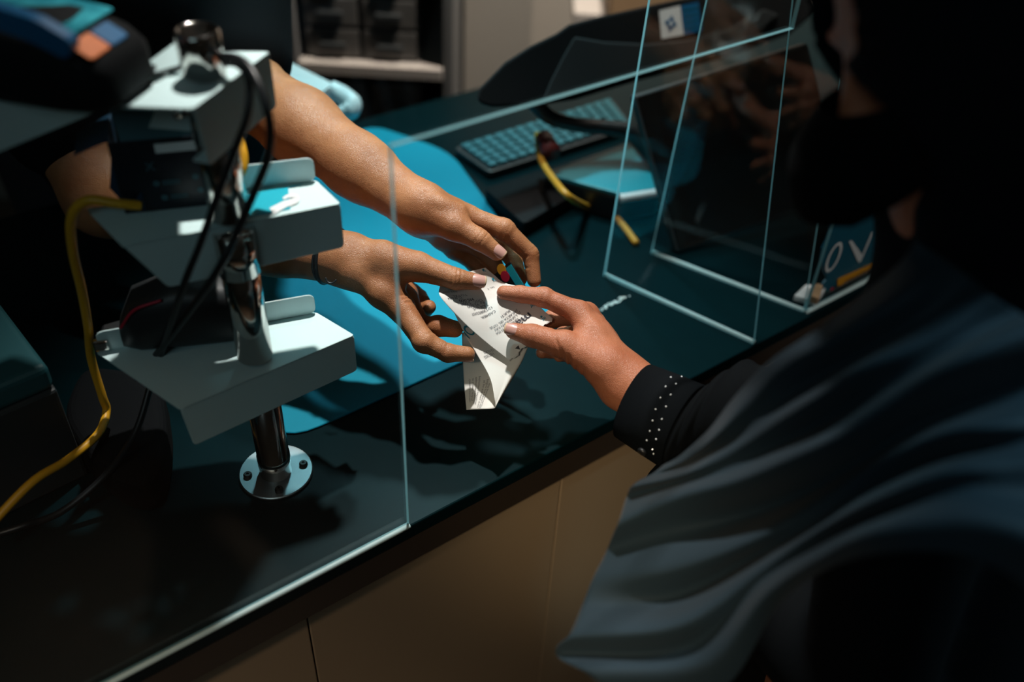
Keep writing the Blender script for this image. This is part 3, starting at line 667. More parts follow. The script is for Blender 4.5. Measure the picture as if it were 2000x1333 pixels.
# amber boxes of cards inside and beside it
og = thing('card_packet', 'amber and cream card packet leaning on the left end of the navy carton', 'packet', BX(-.016, .01, .02))
pk = [P(226, 288, .790), P(246, 276, .795), P(272, 333, .780), P(246, 342, .775)]
obj('packet_body', prism(pk, unit(P(250, 300, .9) - P(250, 300, .8)) * .010), M['amber'], og)
obj('packet_stripe', prism([P(228, 290, .7885), P(238, 282, .7890), P(256, 325, .7795), P(246, 330, .7790)], unit(P(250, 300, .8) - P(250, 300, .9)) * .0006), M['cardboard'], og)

# ------------------------------------------------------------------ black device on the lowest tray
z = 1.1102
dc = PZ(385, 655, z)
dv = thing('barcode_scanner', 'rounded black handheld device with a red line on the lowest tray', 'handheld device', dc)
da = unit(PZ(520, 640, z) - PZ(250, 670, z)); db = unit(np.cross(UP, da)); V = []
prof2 = [(-.065, .016, .004, .030), (-.05, .024, 0, .058), (-.01, .028, 0, .072), (.035, .028, 0, .066), (.06, .022, .004, .050), (.068, .012, .012, .036)]
for a, hw, lo, hi in prof2:
    for k in range(20):
        g = 2 * math.pi * k / 20; cx, sx = math.cos(g), math.sin(g)
        V.append(dc + da * a + db * hw * math.copysign(abs(cx) ** .6, cx) + UP * ((lo + hi) / 2 + (hi - lo) / 2 * math.copysign(abs(sx) ** .6, sx)))
n = len(prof2); f = [[i * 20 + k, i * 20 + (k + 1) % 20, (i + 1) * 20 + (k + 1) % 20, (i + 1) * 20 + k] for i in range(n - 1) for k in range(20)] + [list(range(20))[::-1], [(n - 1) * 20 + k for k in range(20)]]
obj('housing', (V, f), M['dark_plastic'], dv, True)
obj('stripe', tube([dc + da * -.062 - db * .020 + UP * .034, dc + da * -.045 - db * .024 + UP * .056, dc + da * -.02 - db * .024 + UP * .064], .0014, 20, 8), M['red'], dv, True, label='red line')
sv = thing('card_reader', 'slim black card reader with silver corner at the left end of the lowest tray', 'card reader', PZ(235, 672, z))
rd = [P(182, 648, .925), P(275, 618, .935), P(290, 640, .925), P(190, 664, .918)]
o = obj('reader_body', prism([PZ(196, 690, z), PZ(292, 660, z), PZ(285, 632, z), PZ(205, 655, z)], UP * .014), M['black_plastic'], sv); bevel(o, .003)
o = obj('corner_cap', box(PZ(202, 686, z) + UP * .008, da, db, UP, .014, .008, .012), M['chrome'], sv, label='silver corner'); bevel(o, .002)

# ------------------------------------------------------------------ printer at lower left
zp = ZC
pr0 = PZ(175, 930, zp); pd = unit(PZ(165, 930, zp) - PZ(-60, 1040, zp)); pn = unit(np.cross(UP, pd)); pw, pdp, ph = .20, .15, .155
prt = thing('receipt_printer', 'boxy dark grey printer at lower left with dark teal lid', 'printer', pr0 - pd * pw / 2 + pn * pdp / 2)
def PR(a, b, c): return pr0 - pd * a + pn * b + UP * c
o = obj('printer_body', prism([PR(0, 0, .0005), PR(pw, 0, .0005), PR(pw, pdp, .0005), PR(0, pdp, .0005)], UP * (ph - .03)), M['grey_plastic'], prt); bevel(o, .004)
o = obj('lid', prism([PR(0, 0, ph - .029), PR(pw, 0, ph - .029), PR(pw, pdp, ph - .029), PR(0, pdp, ph - .029)], UP * .029), M['lid_dark'], prt, label='dark teal lid'); bevel(o, .007, 3)
o = obj('power_button', box(PR(pw - .10, .10, ph + .001), pd, pn, UP, .018, .009, .004), M['red'], prt, label='red button'); bevel(o, .001)
obj('lettering', text_flat('N', .022, PR(.128, 0, .085), pd, UP, bold=True), M['white_print'], prt, label='pale letter N')

# ------------------------------------------------------------------ cables
o = obj('cable', tube([P(418, 122, .692), P(436, 110, .685), P(478, 122, .668), P(510, 176, .660), P(527, 246, .668), P(523, 308, .690), P(497, 374, .705), P(461, 457, .722), P(426, 527, .735), P(380, 595, .79), P(330, 662, .85), P(268, 740, .93)], .0033, 100, 10), M['cable_black'], None, True)
tag(o, 'black cable looping off the pole top, the outer of the pair over the trays', 'cable')
o = obj('cable', tube([P(424, 134, .694), P(446, 122, .688), P(472, 132, .676), P(487, 166, .668), P(482, 229, .672), P(462, 285, .684), P(422, 390, .708), P(390, 480, .725), P(362, 548, .745), P(340, 615, .80), P(318, 682, .87), P(296, 758, .92)], .0030, 100, 10), M['cable_black'], None, True)
tag(o, 'black cable looping off the pole top, the inner of the pair over the trays', 'cable')
o = obj('cable', tube([P(240, 150, .66), P(290, 140, .69), P(345, 128, .712)], .0042, 30, 10), M['cable_black'], None, True)
tag(o, 'short black cable between the card terminal and the pole', 'cable')
o = obj('cable', tube([P(275, 402, .775), P(230, 398, .765), P(170, 392, .76), P(140, 425, .77), P(142, 490, .80), P(160, 570, .84), P(172, 640, .87), P(178, 700, .905), P(200, 775, .93), P(208, 805, .94), P(190, 850, .92), P(130, 900, .89), P(60, 945, .86), P(-40, 1050, .84)], .0042, 110, 12), M['cable_yellow'], None, True)
tag(o, 'yellow cable curving down past the left ends of the trays', 'cable')
o = obj('cable', tube([P(455, 248, .79), P(468, 272, .80), P(476, 303, .80), P(475, 328, .80), P(467, 344, .80)], .0038, 30, 10), M['cable_yellow'], None, True)
tag(o, 'short yellow cable loop beside the chrome pole above the middle tray', 'cable')
o = obj('cable', tube([P(305, 700, .905), P(292, 760, .90), P(262, 850, .90), P(205, 930, .91), PZ(120, 1000, ZC + .02), PZ(40, 1030, ZC + .004), PZ(-60, 1060, ZC + .004)], .0035, 60, 10), M['cable_black'], None, True)
tag(o, 'black cable trailing from the lowest tray down onto the counter at left', 'cable')
# dark reflection in the left pane, built as a solid on the counter
pv = [PZ(*q, ZC + .001) for q in [(180, 770), (330, 790), (345, 900), (330, 980), (300, 1010), (250, 1000), (190, 950), (140, 870)]]
o = obj('dark_reflection', prism(round_poly(pv, .03, 6), UP * .05), M['tshirt']); bevel(o, .016, 4)
tag(o, 'dark pane reflection built as a black solid on the counter below the lowest tray', 'reflection_solid')

# ------------------------------------------------------------------ yellow cable, keyboard, printer, monitor on the right
zk = ZC + .018
kb = thing('keyboard', 'dark keyboard lying on the counter behind the printer', 'keyboard', PZ(1030, 300, ZC))
K0, K1, K2, K3 = [PZ(*q, ZC + .0005) for q in [(886, 303), (1192, 206), (1235, 262), (955, 352)]]
kbase = obj('key_bed', prism(round_poly([K0, K1, K2, K3], .01, 4), UP * .014), M['dark_plastic'], kb); bevel(kbase, .002)
M['keycap'] = mat('keycap_cyan_lit', (0.008, 0.11, 0.14), 0.5)  # cyan light on the keys is put into their colour
for r in range(5):
    for c in range(15):
        u0, u1 = (c + .12) / 15 * .96 + .02, (c + .88) / 15 * .96 + .02; v0, v1 = (r + .12) / 5 * .88 + .06, (r + .88) / 5 * .88 + .06
        bl_ = lambda u, v: (K0 * (1 - u) + K1 * u) * (1 - v) + (K3 * (1 - u) + K2 * u) * v
        obj('key', prism([bl_(u0, v0) + UP * .0145, bl_(u1, v0) + UP * .0145, bl_(u1, v1) + UP * .0145, bl_(u0, v1) + UP * .0145], UP * .006), M['keycap'], kb)
# label printer with sloping lid coloured as under cyan light
q0, q1, q2, q3 = [PZ(*q, 1.0) for q in [(1062, 338), (1228, 278), (1292, 366), (1212, 378)]]
lp_ = thing('label_printer', 'dark label printer with a flat lid coloured as under cyan light behind the right wing panel', 'printer', PZ(1170, 420, ZC))
fo = [q - UP * (q[2] - ZC - .0005) for q in (q0, q1, q2, q3)]
o = obj('printer_body', prism([fo[0], fo[1], fo[2], fo[3]], UP * .043), M['black_plastic'], lp_); bevel(o, .004)
M['lid_cyan_lit'] = mat('printer_lid_cyan_lit', (0.012, 0.24, 0.30), 0.4)  # base colour holds the cyan light falling on the lid
o = obj('lid', prism(round_poly([q0, q1, q2, q3], .006, 4) - UP * .006, UP * .006), M['lid_cyan_lit'], lp_, label='flat lid with cyan light in its colour'); bevel(o, .002)
o = obj('edge_highlight', tube([q3 - UP * .008, q2 - UP * .008], .007, 12, 12), M['white_print'], lp_, True, label='highlight on the front edge as a pale bar')  # white highlight along the printer edge, built as a bar
bk0, bk1, bk2, bk3 = [PZ(*q, ZC + .0035) for q in [(945, 392), (1052, 356), (1122, 402), (1022, 462)]]
o = obj('cash_drawer', prism(round_poly([bk0, bk1, bk2, bk3], .008, 4), UP * .022), M['matte_black']); bevel(o, .003)
tag(o, 'low black box on the counter in front of the keyboard', 'box')
o = obj('cable', tube([P(1050, 262, 1.40), P(1056, 310, 1.37), P(1082, 352, 1.32), P(1112, 385, 1.285), PZ(1150, 405, ZC + .009), PZ(1192, 416, ZC + .006), PZ(1216, 440, ZC + .005), PZ(1243, 476, ZC + .005)], .0052, 70, 12), M['cable_yellow_shaded'], None, True)
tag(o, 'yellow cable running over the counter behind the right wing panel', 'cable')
o = obj('cable_plug', tube([P(1062, 268, 1.392), P(1076, 300, 1.37)], [.013, .016], 8, 12, False), M['plug'], None, True)
tag(o, 'dark red plug beside the yellow cable in front of the keyboard', 'plug')

# dark monitor seen from behind
DM = 1.36
mo_n = unit(-N + UP * .5); mo_o = P(1150, 130, DM)
def MO(x, y, d=0.0): return PP(x, y, mo_o, mo_n) + towards_cam(mo_o) * (-d)
mon = thing('monitor', 'large dark monitor seen from behind above the acrylic opening', 'monitor', PZ(1200, 330, ZC))
out = [(930, 192), (936, 172), (950, 158), (985, 122), (1035, 90), (1085, 66), (1110, 48), (1170, 32), (1270, 10), (1420, -22), (1560, -60), (1600, 20), (1545, 66), (1420, 112), (1240, 160), (1120, 196), (1040, 208), (960, 210), (938, 204)]
vd = unit(P(1200, 120, 1.4) - P(1200, 120, 1.2))
o = obj('housing', prism([MO(*q) for q in out], vd * .05), M['matte_black'], mon); bevel(o, .006, 3)
pan = [(1122, 72), (1180, 82), (1260, 86), (1340, 79), (1420, 58), (1490, 18), (1520, 30), (1430, 104), (1240, 150), (1120, 186), (1060, 196), (1075, 160), (1100, 110)]
o = obj('rear_panel', prism([MO(x, y, -.012) for x, y in pan], vd * .014), M['panel_grey'], mon, label='grey curved rear panel'); bevel(o, .003, 2)
stk = [MO(1287, 21, -.002), MO(1328, 11, -.002), MO(1335, 68, -.002), MO(1292, 76, -.002)]
s_ = obj('sticker', prism(stk, -vd * .001), M['white_print'], mon, label='white sticker with blue emblem')
e_ = []
for k in range(8): e_.append(MO(1310 + (12 if k % 2 == 0 else 7) * math.cos(k * math.pi / 4 + .2), 46 + (17 if k % 2 == 0 else 9) * math.sin(k * math.pi / 4 + .2), -.0036))
obj('emblem', prism(e_, -vd * .0004), M['blue'], s_, label='blue star-shaped emblem')
e_ = [MO(1310 + 3.5 * math.cos(k), 46 + 5 * math.sin(k), -.0043) for k in np.linspace(0, 5.6, 9)]
obj('emblem', prism(e_, -vd * .0003), M['white_print'], s_)
obj('sticker', prism([MO(1329, 11, -.002), MO(1364, 4, -.002), MO(1370, 60, -.002), MO(1336, 68, -.002)], -vd * .001), M['blue'], mon, label='blue striped sticker')
for k in range(4):
    y = 16 + k * 12; obj('sticker_line', prism([MO(1333 + k * 1.2, y + 4, -.0032), MO(1364 + k * 1.2, y - 3, -.0032), MO(1364 + k * 1.2, y, -.0032), MO(1333 + k * 1.2, y + 7, -.0032)], -vd * .0003), M['teal_print'], mon)
o = obj('stand_arm', tube([MO(1040, 200, .02), MO(1075, 232, .02), MO(1130, 246, .02), MO(1190, 250, .0), MO(1240, 262, -.02), PZ(1300, 330, 1.0), PZ(1300, 360, ZC + .01)], [.012, .011, .011, .012, .014, .018, .03], 50, 14), M['black_plastic'], mon, True)
# glossy customer display leaning behind the wing panels
cdp = thing('customer_display', 'glossy dark leaning display behind the right wing panels', 'display', PZ(1380, 480, ZC))
d0, d1, d3 = P(1238, 188, 1.235), P(1578, 84, 1.30), PZ(1322, 494, ZC + .004); d2 = d1 + (d3 - d0) + T * .02
nn = unit(np.cross(d1 - d0, d3 - d0)); nn = nn if np.dot(nn, CAM - d0) > 0 else -nn
M['gloss'] = mat('display_glass', (0.010, 0.008, 0.007), 0.12, spec=0.6)
o = obj('frame', prism([d0, d1, d2, d3], -nn * .016), M['grey_plastic'], cdp, label='grey rim'); bevel(o, .003)
cc = (d0 + d1 + d2 + d3) / 4; o = obj('screen', prism([cc + (q - cc) * .972 + nn * .0003 for q in (d0, d1, d2, d3)], nn * .0015), M['gloss'], cdp, label='black glossy screen')
o = obj('foot', prism([PZ(1330, 470, ZC + .0005), PZ(1540, 390, ZC + .0005), PZ(1500, 330, ZC + .0005), PZ(1310, 400, ZC + .0005)], UP * .012), M['black_plastic'], cdp); bevel(o, .003)

# ------------------------------------------------------------------ sign in the right pane, and a card block
ns = n2 + .012; so = TN(0, ns, 0)
def SG(x, y, d=0):
    p = PP(x, y, TN(0, ns - d, 0), N); p[2] = max(p[2], ZC + .002); return p
sg = thing('promo_sign', 'teal die-cut sign with OV letters and amber banner standing inside the right pane', 'sign', SG(1680, 580))
pts = [(1606, 598), (1603, 572), (1607, 555), (1616, 545), (1608, 530), (1603, 505), (1606, 485), (1614, 470), (1620, 452), (1622, 400), (1700, 370), (1850, 330), (1858, 470), (1800, 508), (1753, 527)]
o = obj('board', prism([SG(*q) for q in pts], N * .003), M['teal_print'], sg); bevel(o, .0006, 1)
ring = []
cx, cy = 1628.5, 503; ax_, ay_ = T, UP
co = SG(cx, cy, .0012)
def ell_ring(c, ra, rb, w_, n=40):
    V = []
    for k in range(n):
        g = 2 * math.pi * k / n; V += [c + T * ra * math.cos(g) + UP * rb * math.sin(g), c + T * (ra - w_) * math.cos(g) + UP * (rb - w_) * math.sin(g)]
    return V, [[2 * k, 2 * k + 1, (2 * k + 3) % (2 * n), (2 * k + 2) % (2 * n)] for k in range(n)]
obj('lettering', ell_ring(co, .0150, .0240, .0052), M['white_print'], sg, label='white letter O')
v0, v1, v2 = SG(1658, 472, .0012), SG(1677, 513, .0012), SG(1702, 455, .0012); wv = T * .006
obj('lettering', ([v0, v0 + wv, v1 + wv * .9, v1 - wv * .1 , v1 + wv * .4 + UP * .012, v2, v2 + wv], [[0, 1, 4, 3], [3, 4, 5, 6, 2]]), M['white_print'], sg, label='white letter V')
obj('lettering', ell_ring(SG(1740, 445, .0012), .0150, .0240, .0052), M['white_print'], sg, label='white letter O')
bq = round_poly([SG(1633, 566, .001), SG(1635, 545, .001), SG(1709, 513, .001), SG(1713, 534, .001)], .005, 6)
bn_ = obj('banner', prism(bq, -N * .0008), M['amber'], sg, label='amber rounded banner')
obj('lettering', text_flat('CASH & POINTS', .0078, SG(1673.5, 539.5, .0022), T, UP, bold=True), M['ink'], bn_, label='dark lettering')
obj('dot', lathe(SG(1624, 567, .0006), -N, [(.0033, 0), (.0033, .0005)], 16), M['red'], sg, label='red dot')
obj('dot', lathe(SG(1719, 518, .0006), -N, [(.0028, 0), (.0028, .0005)], 16), M['orange'], sg, label='orange dot')
obj('ground_shape', prism([SG(1607, 596, .0004), SG(1605, 570, .0004), SG(1618, 572, .0004), SG(1622, 592, .0004)], -N * .0005), M['green_print'], sg, label='green corner')
obj('ground_shape', prism([SG(1712, 545, .0004), SG(1724, 525, .0004), SG(1750, 516, .0004), SG(1753, 527, .0004)], -N * .0005), M['green_print'], sg, label='green corner')
z = ZC
cbk = thing('card_holder', 'small white holder with tan paper wrap at the foot of the sign', 'holder', PZ(1580, 588, z))
hq = [PZ(1547, 588, z + .0005), PZ(1592, 600, z + .0005), PZ(1612, 570, z + .0005), PZ(1570, 566, z + .0005)]
o = obj('holder_base', prism(hq, UP * .010), M['white_print'], cbk); bevel(o, .002)
o = obj('wrap', prism([PZ(1577, 590, z + .0108), PZ(1596, 597, z + .0108), PZ(1604, 570, z + .0108), PZ(1590, 566, z + .0108)], UP * .012), M['cardboard'], cbk, label='tan paper wrap'); bevel(o, .002)

# white plastic bags behind the clerk's arm
zb_ = .99
cr = thing('storage_tub', 'white lidded plastic tub behind the clerk\'s raised forearm', 'tub', P(600, 190, 1.50))
A0, A1, A2, A3 = P(500, 92, 1.50), P(652, 168, 1.46), P(608, 200, 1.40), P(500, 140, 1.40)
flat = lambda q, z: np.array([q[0], q[1], z])
ins = lambda q, k: q + ((A0 + A1 + A2 + A3) / 4 - q) * k
v = [A0, A1, A2, A3] + [ins(q, .06) for q in (A0, A1, A2, A3)] + [flat(ins(q, .10), ZC + .0005) for q in (A0, A1, A2, A3)] + [flat(ins(q, .14), ZC + .004) for q in (A0, A1, A2, A3)]
f = []
for i in range(4):
    j = (i + 1) % 4; f += [[i, j, 4 + j, 4 + i], [i, 8 + i, 8 + j, j], [4 + i, 4 + j, 12 + j, 12 + i]]
f += [[8, 11, 10, 9], [12, 13, 14, 15]]
obj('tub_shell', (v, f), M['bag'], cr)
o = obj('tub_lid', prism([q + UP * .0005 for q in (A0, A1, A2, A3)], UP * .004), M['bag'], cr, label='flat pale lid'); bevel(o, .002)
o = obj('tub_handle', tube([P(645, 170, 1.46), P(668, 186, 1.46), P(688, 200, 1.45), P(684, 216, 1.45), P(660, 222, 1.45)], [.012, .016, .014, .016, .010], 24, 10), M['bag'], cr, True, label='white gathered corner')
sd = obj('paper_stack', prism([PZ(*q, ZC + .0035) for q in [(466, 262), (508, 226), (552, 300), (480, 345)]], UP * .030), M['bag']); bevel(sd, .003)
tag(sd, 'pale paper stack behind the chrome pole and under the clerk\'s arm', 'paper stack')

# ================================================================== RECEIPT
rc = thing('receipt', 'white paper receipt with printed text passed between the clerk and the customer', 'receipt', P(970, 660, .97))
A = Surf([[P(*q) for q in r] for r in [
    [(1079, 622, .972), (1052, 648, .966), (1022, 680, .964), (996, 706, .966)],
    [(1054, 598, .977), (1018, 627, .971), (985, 652, .968), (951, 671, .966)],
    [(1035, 567, .983), (990, 592, .975), (948, 618, .969), (903, 628, .962)],
    [(986, 553, .985), (958, 566, .980), (915, 576, .973), (861, 581, .957)],
    [(966, 538, .983), (935, 545, .980), (895, 557, .976), (859, 560, .970)],
    [(948, 523, .981), (924, 529, .980), (895, 538, .978), (864, 545, .975)]]], 90, 60)
va, fa = A.mesh()
for j in range(A.nv):                     # torn end: a ragged saw-tooth edge
    va[j] = va[j] + unit(A.at(0, .5) - A.at(.12, .5)) * (.0011 * ((j % 5) / 4.0) + .0012 * math.sin(j * .41))
sa = obj('printed_slip', (va, fa), M['paper'], rc, True, label='upper slip with shop text and a torn end'); solid(sa, .00014, 0)
LU = .118; LV = .062
def slip_text(s, size, u, v, m, bold=False):
    # lines run from the right margin to the left one
    obj('lettering', text_on_flip(A, s, size, u, v, 0.0, 1.0, LU, LV, bold=bold), m, sa)
def slip_text2(s, size, u, v, m, bold=False):
    obj('lettering', text_on(A, s, size, u, v, 0.0, 1.0, LU, LV, bold=bold), m, sa)
TXT = slip_text2
TXT('mar', .0125, .19, .33, M['ink'], True)
TXT('\u25b2', .0055, .03, .72, M['ink'])
for i, (s, u, v) in enumerate([('NPWP 01.337.554', .235, .55), ('JL LAPANGAN KAV', .265, .50), ('JAKARTA SEL 12720', .295, .52), ('BUKTI', .33, .44), ('CASHIER', .40, .62), ('12/130852/07', .44, .66), ('No 1', .41, .22), ('Item   Qty', .20, .38)]):
    TXT(s, .0034, u, v, M['ink_grey'])
for i, (s, u, v) in enumerate([('TOTAL', .60, .78), ('TUNAI', .58, .85), ('995.000', .55, .74), ('DISC  5.000', .525, .70), ('Rp 95.000', .50, .67), ('TAX incl.', .475, .64), ('995.000', .66, .86), ('THANK YOU', .70, .70), ('PPN 10%', .74, .62), ('Rp 1.990', .78, .55), ('No. 7', .62, .30)]):
    TXT(s, .0036, u, v, M['ink_grey'] if i != 2 else M['ink'], i == 2)
for (u, v) in ((.06, .10), (.25, .08), (.70, .10), (.93, .10)):
    obj('margin_mark', text_on(A, 'itl', .0052, u, v, .25, 1.0, LU, LV, bold=True), M['ink_teal'], sa)
    c = A.at(u + .035, v + .0); nn = A.nrm(u, v); obj('margin_mark', lathe(c + nn * .0003, nn, [(.0012, 0), (.0012, .0002)], 10), M['ink_teal'], sa)

# long slip that rolls over at its right edge and hangs back down
Cl = [(868, 572, .983), (905, 648, .975), (930, 690, .970), (957, 739, .963), (967, 784, .957)]
Cf = [(1050, 630, .984), (1030, 672, .977), (1016, 706, .972), (996, 742, .966), (968, 795, .958)]
Df = [(1044, 640, .996), (1024, 680, .990), (1009, 715, .986), (990, 752, .980), (957, 799, .968)]
Dl = [(902, 650, 1.000), (903, 680, 1.000), (904, 706, .998), (907, 755, .992), (911, 801, .985)]
rows = []
for cl, cf, df, dl in zip(Cl, Cf, Df, Dl):
    cl, cf, df, dl = P(*cl), P(*cf), P(*df), P(*dl); m = (cf + df) / 2 + unit(cf - cl + (df - dl)) * .0022
    rows.append([cl, cl * .66 + cf * .34, cl * .3 + cf * .7, cf, m, df, df * .7 + dl * .3, df * .35 + dl * .65, dl])
Cs = Surf(rows, 60, 110)
scl = obj('long_slip', Cs.mesh(), M['paper'], rc, True, label='long lower slip rolled back on itself'); solid(scl, .00014, 0)
LUc, LVc = .115, .150
def long_text(s, size, u, v, au, av, m, bold=False):
    obj('lettering', text_on(Cs, s, size, u, v, au, av, LUc, LVc, bold=bold), m, scl)
long_text('OA', .0120, .255, .018, 1, -1, M['ink_teal'], True)
long_text('1/27/2022', .0042, .50, .105, .5, -.87, M['ink_grey'])
long_text('12:12 PM', .0040, .445, .115, .5, -.87, M['ink_grey'])
for k, (s, v, u) in enumerate([('\u2022Garments, history,', .95, .80), ('Surgical, jewelry or', .925, .79), ('Disabled merchandise', .90, .80), ('exchanged if authorised', .875, .80), ('\u2022Only Cash Sale will be', .835, .84), ('with receipt and Original', .81, .84), ('will be returned only', .79, .86)]):
    obj('lettering', text_on(Cs, s, .0036, u, v, -1, 0.02, LUc, LVc), M['ink_grey'], scl)

# ================================================================== PAYMENT CARD
k0, k1 = P(996, 511, .9955), P(1046, 592, .9905); ed = k1 - k0
lf_ = P(915, 562, 1.045) - k0; lf_ = lf_ - unit(ed) * np.dot(lf_, unit(ed)); lf_ = unit(lf_) * .0856; ed = unit(ed) * .054
nn = unit(np.cross(ed, lf_)); nn = nn if np.dot(nn, CAM - k0) > 0 else -nn
pc = thing('payment_card', 'black bank card with cyan edge band and orange and red circles in the clerk\'s hand', 'bank card', k0)
o = obj('card_body', prism(round_poly([k0, k0 + ed, k0 + ed + lf_, k0 + lf_], .003, 5) - nn * .0008, nn * .0008), M['black_plastic'], pc)
lu = unit(lf_); eu = unit(ed)
obj('edge_band', prism([k0 + eu * .003 + lu * .0006 + nn * .0001, k0 + eu * .051 + lu * .0006 + nn * .0001, k0 + eu * .051 + lu * .0105 + nn * .0001, k0 + eu * .003 + lu * .0105 + nn * .0001], nn * .0002), M['cyan_print_light'], pc, label='cyan band')
cq = PP(980, 527, k0, nn); cr2 = PP(987, 540, k0, nn)
obj('circle', lathe(cq + nn * .0001, nn, [(.0064, 0), (.0064, .0002)], 28), M['amber'], pc, label='orange circle')
obj('circle', lathe(cr2 + nn * .0003, nn, [(.0062, 0), (.0062, .0002)], 28), M['red'], pc, label='red circle')

# ================================================================== PEOPLE
def head_field(Fd, c, fw, up, s=1.0):
    fw = unit(fw); up = unit(np.array(up) - np.dot(up, fw) * fw); rt = np.cross(fw, up); A3 = [rt, fw, up]; c = np.array(c, float)
    def q(r, f, u): return c + (rt * r + fw * f + up * u) * s
    E3 = lambda r: [x * s for x in r]
    Fd.ell(q(0, -.012, .030), A3, E3((.074, .094, .088)), .01); Fd.ell(q(0, .022, -.030), A3, E3((.058, .066, .082)), .03)
    Fd.ell(q(0, .062, -.092), A3, E3((.024, .022, .020)), .025); Fd.ell(q(0, .020, -.070), A3, E3((.052, .052, .036)), .025)
    for e in (-1, 1):
        Fd.ell(q(.036 * e, .058, -.028), A3, E3((.022, .022, .022)), .02); Fd.cut(q(.030 * e, .094, .004), A3, E3((.017, .016, .011)), .012)
        Fd.ell(q(.030 * e, .074, .003), A3, E3((.0125, .0125, .0125)), .003)
        Fd.ell(q(.075 * e, -.004, -.008), A3, E3((.010, .020, .031)), .006); Fd.cut(q(.086 * e, .004, -.006), A3, E3((.006, .011, .019)), .004)
        Fd.ell(q(.030 * e, .082, .022), A3, E3((.020, .010, .006)), .010); Fd.ell(q(.011 * e, .099, -.038), A3, E3((.009, .010, .008)), .006)
    Fd.cap(q(0, .086, .008), q(0, .107, -.034), .0085 * s, .011 * s, .010)
    Fd.ell(q(0, .088, -.062), A3, E3((.023, .010, .0055)), .006); Fd.ell(q(0, .086, -.072), A3, E3((.020, .010, .006)), .006)
    Fd.cut(q(0, .099, -.0665), A3, E3((.020, .008, .0016)), .002)
    return q

# ---- the clerk
cwL, celL, cshL = P(818, 405, 1.0), P(478, 172, 1.13), np.array([-.40, 1.30, 1.335])
cwR, celR, cshR = P(678, 508, .985), P(205, 385, 1.10), np.array([-.67, 1.09, 1.335])
cc_ = (cshL + cshR) / 2; cf_ = unit(np.cross(cshL - cshR, UP)); cf_ = cf_ if np.dot(cf_, -N) > 0 else -cf_
pel = cc_ - cf_ * .30; pel[2] = .93
ft_ = pel - cf_ * .02; ft_[2] = 0
clerk = thing('person', 'clerk in a black t-shirt behind the counter holding out a receipt and a card', 'person', ft_)
# left hand (upper in the picture)
KL_f = [(px([(912, 424, 1.003), (984, 448, 1.003), (1036, 496, 1.010), (1043, 548, 1.012)]), [.0125, .0112, .0092, .0078]),
        (px([(905, 440, 1.022), (972, 474, 1.032), (1003, 508, 1.032), (1016, 545, 1.026)]), [.0125, .0108, .0095, .0080]),
        (px([(900, 462, 1.040), (958, 500, 1.052), (975, 535, 1.050), (982, 560, 1.040)]), [.0118, .0102, .0090, .0076]),
        (px([(888, 487, 1.052), (928, 516, 1.062), (945, 535, 1.056), (953, 548, 1.048)]), [.0108, .0090, .0080, .0070])]
KL_t = (px([(848, 421, .990), (888, 443, .980), (936, 468, .976), (970, 494, .979)]), [.0180, .0145, .0114, .0086])
allp = np.array([cwL, celL] + KL_f[0][0] + KL_f[3][0] + KL_t[0])
FL = Field(allp.min(0) - .075, allp.max(0) + .075, .0012)
hL = build_hand(FL, cwL, .0235, KL_f, KL_t)
axL = unit(celL - cwL); sdL = unit(np.cross(axL, towards_cam(cwL)))
FL.cap(cwL + sdL * .004, cwL + axL * .10 + sdL * .003, .0215, .0300, .01); FL.cap(cwL - sdL * .005, cwL + axL * .10 - sdL * .006, .0205, .0300, .014)
FL.cap(cwL + axL * .09, cwL + axL * .20, .0330, .0430, .02); FL.cap(cwL + axL * .20, celL, .0430, .0430, .02)
FL.cap(celL, cshL, .0430, .0500, .02)
FL.merge(hL, .018)
IPl, TPl = KL_t[0][2], KL_t[0][3]; tdl = unit(TPl - IPl); nup = unit(towards_cam(TPl) * .80 + UP * .35 + unit(TPl - P(960, 520, .98)) * .35)
for dz in (-.0030, 0, .0030): FL.groove(IPl + tdl * dz, tdl, .0011, .0009, .0125, nup)
FL.groove(KL_f[0][0][2], unit(KL_f[0][0][3] - KL_f[0][0][1]), .0009, .0011, .0105, unit(P(1000, 520, 1.0) - P(1040, 490, 1.0)))
FL.groove(KL_f[0][0][1], unit(KL_f[0][0][2] - KL_f[0][0][0]), .0010, .0012, .0125, unit(P(960, 490, 1.0) - P(990, 445, 1.0)))
FL.groove(KL_f[0][0][2] * .5 + KL_f[0][0][3] * .5 + 0, unit(KL_f[0][0][3] - KL_f[0][0][2]), .0007, .0010, .010, unit(P(1000, 530, 1.0) - P(1040, 525, 1.0)))
for c_, a_, f_ in ((KL_f[0][0][1], KL_f[0][0][2] - KL_f[0][0][0], UP + towards_cam(KL_f[0][0][1]) * .3 + unit(P(1040, 430, 1.0) - P(985, 448, 1.0))), (KL_f[0][0][2], KL_f[0][0][3] - KL_f[0][0][1], unit(P(1090, 480, 1.0) - P(1036, 496, 1.0)))):
    for dz in (-.004, -.0013, .0013, .004): FL.groove(c_ + unit(a_) * dz, unit(a_), .0008, .0009, .013, f_)
for x0, x1 in (((846, 392), (902, 408)), ((862, 400), (905, 425))):
    p0, p1 = P(*x0, .972), P(*x1, .978); FL.cap(p0 - towards_cam(p0) * .004, p1 - towards_cam(p1) * .004, .0035, .0035, .010)
